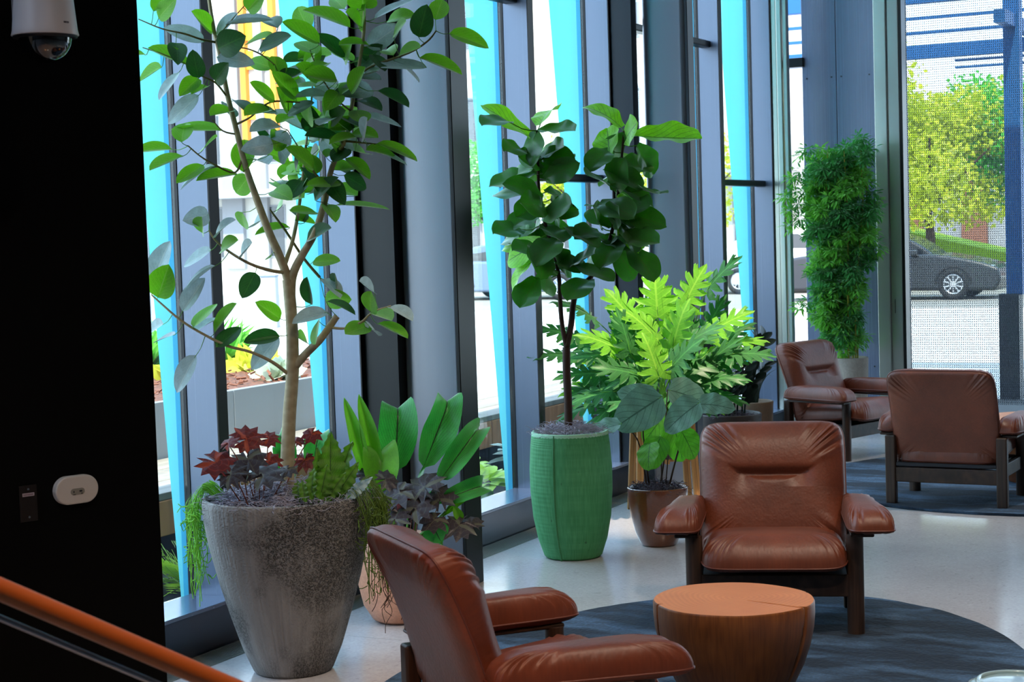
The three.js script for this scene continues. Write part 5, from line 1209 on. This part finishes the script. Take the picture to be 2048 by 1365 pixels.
{
  const t = thing('raised_planter', 'grey raised planter box behind the outdoor bench', 'planter', [-8.4, -0.012, -8.25]);
  for (const [z0, z1] of [[-3.3, -0.905], [-0.9, 1.495], [1.5, 3.3]]) part(t, 'side_panel', rbox(1.76, 1.82, 0, 0.8, z0, z1, 0.004, 1), M.planterGrey);
  part(t, 'end_panel', rbox(-2.2, 1.76, 0, 0.8, -3.36, -3.3, 0.004, 1), M.planterGrey);
  part(t, 'end_panel', rbox(-2.2, 1.76, 0, 0.8, 3.3, 3.36, 0.004, 1), M.planterGrey);
  part(t, 'rear_panel', rbox(-2.26, -2.2, 0, 0.8, -3.36, 3.36, 0.004, 1), M.planterGrey);
  const g = new THREE.PlaneGeometry(3.96, 6.6, 24, 40).rotateX(-Math.PI / 2), p = g.attributes.position; for (let i = 0; i < p.count; i++) p.setY(i, 0.76 + 0.09 * (1.98 - p.getX(i)) / 3.96 + 0.05 * (fbm(p.getX(i) + 9, p.getZ(i) + 9, 64, 331, 3) - 0.5)); g.computeVertexNormals();
  part(t, 'mulch', metreUV(g.translate(-0.22, 0, 0), 0.8), M.mulch);
  scatter(t, 'bark_chips', new THREE.BoxGeometry(0.3, 0.12, 1), std(0x7a4a36, 0.9), 1800, () => [V(rr(-2.15, 1.72), rr(0.77, 0.84), rr(-3.25, 3.25)), V(rr(-1, 1), rr(-0.3, 0.3), rr(-1, 1)), rr(0.03, 0.07), rr(0.03, 0.06)]);
  part(t, 'path_light', lathe([[0, 0.1], [0.09, 0.1], [0.1, 0.09], [0.03, 0.075], [0.02, 0], [0, 0]], 20).translate(1.3, 0.74, -1.2), M.white);
}
let clumpNo = 0;
function clump(name, label, group, pos, n, h, spread, mat, wide = 0.05, up = 1) {
  const t = thing(name, label, 'plant', pos, 0, group);
  scatter(t, 'foliage', bladeG, mat, n, () => { const a = rr(0, 6.28), o = rr(0, 1); return [V(Math.cos(a) * spread * 0.25 * o, 0, Math.sin(a) * spread * 0.25 * o), V(Math.cos(a) * spread * o * 1.5, h * up, Math.sin(a) * spread * o * 1.5), h * rr(0.7, 1.15), wide * rr(0.7, 1.2)]; });
}
const limeM = outLeaf(0.42, 0.62, 0.03), grassM = outLeaf(0.16, 0.55, 0.05), yellowM = outLeaf(0.66, 0.66, 0.04), paleM = outLeaf(0.55, 0.62, 0.50);
[[-9.6, -10.4, 'leftmost bright green grass clump in the raised planter'], [-9.0, -10.7, 'second grass clump from the left in the raised planter'], [-8.5, -10.7, 'third grass clump from the left in the raised planter'], [-8.0, -10.9, 'rightmost bright green grass clump in the raised planter']].forEach(([x, z, l]) => clump('grass_clump', l, 'grass clumps in the raised planter', [x, 0.78, z], 120, 0.36, 0.3, grassM, 0.05));
[[-7.2, -7.7, 'yellow-green shrub in the raised planter beside the black wall'], [-7.9, -9.3, 'yellow-green shrub in the raised planter left of the ficus trunk'], [-7.6, -9.95, 'yellow-green shrub in the raised planter behind the ficus trunk'], [-7.5, -10.7, 'rightmost yellow-green shrub in the raised planter']].forEach(([x, z, l]) => clump('yellow_shrub', l, 'yellow shrubs in the raised planter', [x, 0.76, z], 70, 0.2, 0.28, yellowM, 0.12, 0.7));
clump('pale_shrub', 'pale leafy shrub at the near edge of the raised planter', null, [-6.95, 0.76, -10.2], 60, 0.16, 0.25, paleM, 0.12, 0.7);
const fernFrond = (() => { const l = []; for (let k = 0; k < 12; k++) for (const s of [-1, 1]) { const t = 0.12 + 0.85 * k / 12, L = 0.24 * Math.sin(Math.PI * Math.min(1, 0.25 + 0.75 * t)); const g = tuftG.clone().scale(0.055, L * 0.5, L).rotateY(s * 1.25).translate(0, -0.35 * t * t + 0.1 * t, t); l.push(g); } l.push(new THREE.CylinderGeometry(0.004, 0.006, 1, 4).rotateX(Math.PI / 2).translate(0, -0.06, 0.5)); return merge(l); })();
function fern(label, x, z, n, L, mat) {
  const t = thing('garden_fern', label, 'plant', [x, 0.0, z], 0, 'ferns between the windows and the bench');
  for (let i = 0; i < n; i++) { const a = i / n * 6.28 + rr(-0.2, 0.2), e = rr(0.35, 0.9), m = part(t, 'frond', fernFrond, mat); m.quaternion.setFromUnitVectors(V(0, 0, 1), V(Math.cos(a) * Math.cos(e), Math.sin(e), Math.sin(a) * Math.cos(e))); m.scale.setScalar(L * rr(0.8, 1.1)); }
}
[[-5.3, -7.0], [-5.32, -7.95], [-5.2, -6.1], [-5.3, -8.75]].forEach(([x, z], i) => fern(['bright fern outside the first window, beside the cyan fin', 'bright fern outside, behind the concrete planter', 'bright fern outside, nearest the black wall', 'bright fern outside, behind the first steel column'][i], x, z, i ? 13 : 22, i ? 0.38 : 0.46, limeM));
const hostaG = unitLeaf({ prof: oval, fold: 0.12, curl: 0.35, nl: 5, nw: 2 });
function hosta(label, x, z, mat, n = 26, L = 0.17) { const t = thing('hosta', label, 'plant', [x, 0, z], 0, 'leafy plants below the bench'); part(t, 'crown', new THREE.CylinderGeometry(0.05, 0.06, 0.14, 10).translate(0, 0.07, 0), M.greenStem); for (let i = 0; i < n; i++) { const a = i * 2.4, e = rr(0.3, 1.2); setLeaf(t, hostaG, mat, V(Math.cos(a) * 0.05, 0.1 + 0.12 * Math.sin(e), Math.sin(a) * 0.05), V(Math.cos(a) * Math.cos(e), Math.sin(e) * 0.6, Math.sin(a) * Math.cos(e)).multiplyScalar(L * rr(0.8, 1.2)), V(0, 1, 0.1), L * 0.6); } }
hosta('lime green leafy plant outside, just right of the first column', -5.08, -9.7, limeM); hosta('green leafy plant outside, low behind the green planter', -5.12, -10.5, grassM); hosta('pale variegated plant outside, below the bench board', -5.42, -10.9, paleM, 24, 0.2); hosta('lime leafy plant outside, left of the green planter', -5.42, -10.05, limeM);
// ---------------------------------------------------------------- cars on the street
M.tyre = std(0x15161a, 0.8); M.rim = std(0xc9ccd2, 0.25, 0.8); M.carGlass = phys(0x1a2228, { roughness: 0.05, clearcoat: 1 });
function car(name, label, pos, paint, suv = 0) {
  const t = thing(name, label, 'car', pos, 0, 'cars parked along the street');
  const h = suv ? 1.62 : 1.42, b = suv ? 0.98 : 0.86;
  const s = new THREE.Shape(); s.moveTo(-2.3, 0.3); s.lineTo(2.25, 0.26); s.quadraticCurveTo(2.4, 0.4, 2.32, 0.62); s.quadraticCurveTo(2.0, b - 0.08, 1.05, b + 0.06); s.lineTo(-1.75, b + 0.1); s.quadraticCurveTo(-2.3, b + 0.06, -2.38, 0.8); s.quadraticCurveTo(-2.42, 0.45, -2.3, 0.3);
  part(t, 'body', new THREE.ExtrudeGeometry(s, { depth: 1.66, bevelEnabled: true, bevelSize: 0.07, bevelThickness: 0.07, bevelSegments: 4, curveSegments: 10 }).translate(0, 0, -0.83), paint);
  const c = new THREE.Shape(); c.moveTo(1.0, b + 0.02); c.quadraticCurveTo(0.5, h - 0.05, -0.1, h); c.quadraticCurveTo(-0.9, h + 0.02, -1.3, h - 0.14); c.lineTo(-1.95, b + 0.06);
  const cabin = part(t, 'cabin', new THREE.ExtrudeGeometry(c, { depth: 1.3, bevelEnabled: true, bevelSize: 0.05, bevelThickness: 0.1, bevelSegments: 4 }).translate(0, 0, -0.65), paint);
  for (const sz of [-1, 1]) for (const [x0, x1] of [[0.72, -0.38], [-0.46, -1.55]]) { const w = new THREE.Shape(), top = h - 0.13; w.moveTo(x0, b + 0.1); w.lineTo(x0 > 0 ? x0 - 0.62 : x0, top); w.lineTo(x1 < -1 ? x1 + 0.32 : x1, top - (x1 < -1 ? 0.08 : 0)); w.lineTo(x1, b + 0.1); part(cabin, 'side_window', new THREE.ExtrudeGeometry(w, { depth: 0.012, bevelEnabled: false }).translate(0, 0, sz > 0 ? 0.75 : -0.765), M.carGlass); }
  for (const sz of [-1, 1]) for (const x of [1.42, -1.42]) {
    const w = part(t, 'wheel', new THREE.TorusGeometry(0.27, 0.075, 12, 32).translate(x, 0.34, sz * 0.86), M.tyre);
    const sp = [new THREE.TorusGeometry(0.205, 0.018, 8, 32)]; for (let k = 0; k < 10; k++) sp.push(box(-0.014, 0.014, 0.03, 0.205, -0.012, 0.012).rotateZ(k * Math.PI / 5)); sp.push(new THREE.CylinderGeometry(0.05, 0.05, 0.03, 16).rotateX(Math.PI / 2));
    part(w, 'rim', merge(sp).translate(x, 0.34, sz * 0.89), M.rim); part(w, 'hub_well', new THREE.CylinderGeometry(0.22, 0.22, 0.1, 24).rotateX(Math.PI / 2).translate(x, 0.34, sz * 0.83), M.tyre);
    part(t, 'wheel_arch', new THREE.TorusGeometry(0.375, 0.03, 8, 24, Math.PI).translate(x, 0.34, sz * 0.895), M.tyre);
  }
  for (const sz of [-1, 1]) { part(t, 'mirror', rbox(0.5, 0.68, b + 0.1, b + 0.24, sz * 0.98 - 0.09, sz * 0.98 + 0.09, 0.04, 3), paint); part(t, 'headlight', rbox(2.0, 2.28, 0.62, 0.74, sz * 0.72 - 0.15, sz * 0.72 + 0.15, 0.05, 3), M.rim); part(t, 'door_handle', rbox(-0.3, -0.12, b - 0.06, b - 0.03, sz * 0.905 - 0.012, sz * 0.905 + 0.012, 0.01, 2), M.rim); }
}
const paint = (c) => phys(c, { roughness: 0.4, metalness: 0, clearcoat: 0.5, clearcoatRoughness: 0.05 });
car('parked_car', 'dark navy car seen through the chain curtain', [-9.75, -0.05, -38.8], paint(0x0c1119));
car('parked_car', 'white car seen past the cyan fin behind the lobed plant', [-13.2, -0.05, -43.0], paint(0xe2e4e6), 1);
car('parked_car', 'blue-grey car glimpsed left of the fiddle-leaf fig', [-20.2, -0.05, -41.2], paint(0x5a6e88));
// ---------------------------------------------------------------- street trees, lawn, buildings, canopy
function tree(label, x, z, trunkH, r, ry, mat, n = 4000) {
  const t = thing('street_tree', label, 'tree', [x, -0.05, z], 0, 'street trees outside');
  part(t, 'trunk', limb([[0, 0, 0, 0.16], [0.05, trunkH * 0.6, 0, 0.12], [0, trunkH, 0.05, 0.1], [0.1, trunkH + ry, 0, 0.03]], 10, 4), M.brownStem);
  for (let k = 0; k < 5; k++) { const a = k * 1.3; part(t, 'bough', limb([[0, trunkH * 0.9, 0, 0.06], [Math.cos(a) * r * 0.4, trunkH + ry * 0.4, Math.sin(a) * r * 0.4, 0.04], [Math.cos(a) * r * 0.75, trunkH + ry * 0.8, Math.sin(a) * r * 0.75, 0.015]], 6, 3), M.brownStem); }
  const blobs = Array.from({ length: 16 }, () => { const a = rr(0, 6.28), q = Math.sqrt(rnd()) * 0.75; return [Math.cos(a) * q * r, trunkH + ry * 0.75 + rr(-0.7, 0.8) * ry, Math.sin(a) * q * r, rr(0.36, 0.58) * r]; });
  scatter(t, 'foliage', tuftG, mat, n, (i) => { const b = blobs[i % 16], d = V(rr(-1, 1), rr(-1, 1), rr(-1, 1)).normalize(), q = b[3] * Math.pow(rnd(), 0.4); return [V(b[0] + d.x * q, b[1] + d.y * q * 0.8, b[2] + d.z * q), V(rr(-1, 1), rr(-0.8, 0.4), rr(-1, 1)), rr(0.1, 0.17), rr(0.07, 0.11)]; });
}
const treeA = outLeaf(0.52, 0.60, 0.0, 0.45), treeB = outLeaf(0.05, 0.42, 0.01, 0.45);
tree('yellow-green street tree in the middle of the chain curtain view', -10.5, -45, 2.1, 2.5, 2.1, treeA, 16000);
tree('greener street tree at the right of the chain curtain view', -8.3, -47, 2.5, 2.2, 1.6, treeB, 8000);
tree('street tree glimpsed behind the fiddle-leaf fig', -20.4, -46, 2.2, 1.6, 1.3, treeA);
tree('street tree glimpsed in the slit left of the dark column', -17.8, -47.5, 2.2, 1.5, 1.3, treeA);
tree('green street tree glimpsed right of the wide column', -24.2, -47, 2.2, 1.5, 1.3, treeB);
{
  const t = thing('lawn_bank', 'sunlit yellow-green lawn bank behind the street', 'lawn', [-9, 0, -50]);
  const s = new THREE.Shape(); s.moveTo(-4, 0); s.lineTo(3.4, 0); s.quadraticCurveTo(-0.5, 0.7, -4, 1.7);
  part(t, 'turf', new THREE.ExtrudeGeometry(s, { depth: 2.4, bevelEnabled: false }).translate(0, 0, -0.5), std(0x7fa010, 0.95));
}
M.facade = std(0xc4c2be, 0.85); M.facadeGrey = std(0x8b8d94, 0.8); M.orange = std(0xe8862a, 0.6); M.yellowPanel = std(0xf2b82c, 0.6); M.brownFacade = std(0x7a4f3e, 0.85); M.darkGlass = phys(0x2c333c, { roughness: 0.1, clearcoat: 1 });
{
  const t = thing('white_building', 'white building with orange panels across the street', 'building', [-32, 0, -56]);
  part(t, 'wall', box(-18, 14, 0, 13, -4, 0), M.facade);
  for (let f = 0; f < 3; f++) for (let k = 0; k < 15; k++) { const x = -17 + k * 2.1; const w = part(t, 'window', box(x, x + 1.0, 1.0 + f * 3.6, 3.0 + f * 3.6, -0.05, 0.04), M.facadeGrey); part(w, 'glass', box(x + 0.07, x + 0.93, 1.07 + f * 3.6, 2.93 + f * 3.6, 0.04, 0.06), M.darkGlass); }
  for (const x of [-7.05, -5.7, 4.95]) part(t, 'orange_panel', box(x - 0.12, x + 0.12, x > 0 ? 7.3 : 5, 12, 0, 0.25), M.orange);
  for (const [x0, x1] of [[-8.3, -7.35], [-6.55, -6.2], [-9.6, -9.2]]) part(t, 'grey_pier', box(x0, x1, 0.6, 13, 0, 0.2), M.facadeGrey);
  part(t, 'orange_panel', box(-7.05, -5.7, 5.0, 5.25, 0, 0.25), M.orange);
  for (const [x, y] of [[-6.95, 9.3], [-6.95, 8.2], [-7.0, 6.3]]) part(t, 'yellow_panel', box(x, x + 1.2, y, y + 0.7, 0, 0.12), M.yellowPanel);
  part(t, 'canopy', box(-18, 14, 3.3, 3.6, 0, 1.2), M.facadeGrey);
}
{
  const t = thing('brown_building', 'brown low building behind the lawn, seen through the chain curtain', 'building', [-9, 0, -56]);
  part(t, 'wall', box(-8, 9, 0, 4.2, -3, 0), M.facadeGrey);
  for (let k = 0; k < 8; k++) part(t, 'brown_pier', box(-7 + k * 2, -6.2 + k * 2, 0, 4.2, 0, 0.15), M.brownFacade);
  part(t, 'roof', box(-8.2, 9.2, 4.2, 4.5, -3.2, 0.4), M.facade);
}
{
  const t = thing('steel_bollard', 'grey square bollard on the plaza behind the ficus trunk', 'bollard', [-19.6, -0.012, -28.6], 0.4);
  part(t, 'post', rbox(-0.15, 0.15, 0, 1.0, -0.15, 0.15, 0.01, 1), M.facadeGrey); part(t, 'cap', rbox(-0.16, 0.16, 1.0, 1.04, -0.16, 0.16, 0.01, 1), M.blade);
}
for (const [x, z, l] of [[-18.2, -21.6, 'leftmost slim pale pole on the plaza behind the ficus'], [-17.3, -21.9, 'middle slim pale pole on the plaza behind the ficus'], [-16.2, -21.8, 'rightmost slim pale pole on the plaza behind the ficus']]) { const t = thing('slim_pole', l, 'pole', [x, -0.012, z], 0, 'slim poles on the plaza'); part(t, 'pole', bar(V(0, 0, 0), V(0, 5, 0), 0.05, 0.04, 10), M.railSteel); part(t, 'foot', new THREE.CylinderGeometry(0.1, 0.1, 0.04, 16).translate(0, 0.02, 0), M.facadeGrey); }
M.blueSteel = std(0x0d5490, 0.5, 0.2);
{
  const t = thing('entrance_canopy', 'blue steel entrance canopy with louvres outside the curtain', 'canopy', [-2, 0, -17], 0);
  part(t, 'post', rbox(-1.22, -1.07, 0.99, 4.4, -0.08, 0.08, 0.006, 1), M.blueSteel);
  part(t, 'post_base', rbox(-1.29, -1.1, -0.012, 1.0, -0.1, 0.1, 0.006, 1), std(0x10161f, 0.5));
  part(t, 'post', rbox(1.6, 1.75, -0.012, 3.6, -0.08, 0.08, 0.006, 1), M.blueSteel);
  part(t, 'beam', rbox(-4, 3, 3.36, 3.5, -1.06, -0.94, 0.006, 1), M.blueSteel);
  for (const [y, h] of [[3.61, 0.03], [3.76, 0.03], [3.24, 0.022], [3.31, 0.022]]) part(t, 'louvre', box(y < 3.4 ? -1.9 : -4, 3, y, y + h, -1.04, -0.98), M.blueSteel);
  part(t, 'beam', rbox(-4, 3, 3.92, 4.2, -1.06, -0.94, 0.006, 1), M.blueSteel);
  for (const x of [-1.15, 1.68]) part(t, 'rafter', box(x - 0.05, x + 0.05, 3.5, 3.62, -5, 0.6), M.blueSteel);
}
// ---------------------------------------------------------------- metal chain curtain
{
  const t = thing('chain_curtain', 'sheer curtain of fine metal chains across the glass front wall', 'curtain', [-3.6, 0, -14.62]);
  part(t, 'track', rbox(0, 4.5, 4.36, 4.4, -0.02, 0.02, 0.004, 1), M.blackSteel);
  const link = new THREE.TorusGeometry(0.0074, 0.002, 5, 10).scale(0.8, 1.6, 1), pitch = 0.0155, step = 0.019, cols = Math.floor(2.6 / pitch), rows = Math.floor(4.2 / step);
  const mat = std(0xffffff, 0.5, 0.3), im = new THREE.InstancedMesh(link, mat, cols * rows), m = new THREE.Matrix4(), q = new THREE.Quaternion(), c = new THREE.Color();
  im.name = 'chain_links'; im.userData.kind = 'stuff'; im.castShadow = im.receiveShadow = true;
  let n = 0;
  for (let i = 0; i < cols; i++) for (let j = 0; j < rows; j++) {
    q.setFromAxisAngle(V(0, 1, 0), (j % 2 ? 0.75 : -0.75) + rr(-0.25, 0.25)); m.compose(V(0.03 + i * pitch, 0.2 + j * step, 0), q, V(1, 1, 1)); im.setMatrixAt(n, m);
    c.setRGB(0.07, 0.085, 0.11); im.setColorAt(n, c); n++;
  }
  t.add(im);
}
// ---------------------------------------------------------------- lamps under the ceiling
M.lampGlow = new THREE.MeshStandardMaterial({ color: 0xffffff, emissive: 0xffd9a8, emissiveIntensity: 6 });
function downlight(label, x, z, power, tx, tz, angle = 0.6, tint = 0xffe9d2) {
  const t = thing('ceiling_spotlight', label, 'ceiling light', [x, 5, z], 0, 'ceiling spotlights of the lounge');
  part(t, 'lamp_housing', lathe([[0, 0], [0.06, 0], [0.06, -0.16], [0.054, -0.16], [0.05, -0.12], [0, -0.12]], 24), M.blackSteel);
  part(t, 'lamp_lens', new THREE.CylinderGeometry(0.045, 0.045, 0.006, 24).translate(0, -0.13, 0), M.lampGlow);
  const s = new THREE.SpotLight(tint, power, 0, angle, 0.6, 2); s.position.set(0, -0.17, 0); s.target.position.set(tx - x, -5, tz - z); s.castShadow = true; s.shadow.radius = 3; t.add(s, s.target);
}
downlight('ceiling spotlight above the stump table', -1.2, -5.2, 18, -2.1, -6, 0.55);
downlight('ceiling spotlight above the near armchair', -0.8, -2.6, 16, -2.6, -4.6, 0.6);
downlight('ceiling spotlight above the lobed philodendron', -2.9, -8.6, 110, -3.95, -9.95, 0.22);
downlight('ceiling spotlight above the far rug', -1.4, -10.4, 24, -2.2, -11.6, 0.55);
downlight('ceiling spotlight above the handrail', -1.7, -1.6, 30, -2.9, -3.3, 0.42, 0xffb070);
downlight('ceiling spotlight above the middle armchair', -0.4, -6.2, 18, -2.2, -7.4, 0.55);
for (const c of scene.children) c.traverse((o) => { if (o.isMesh) { o.castShadow = true; o.receiveShadow = true; } });
renderer.render(scene, camera);
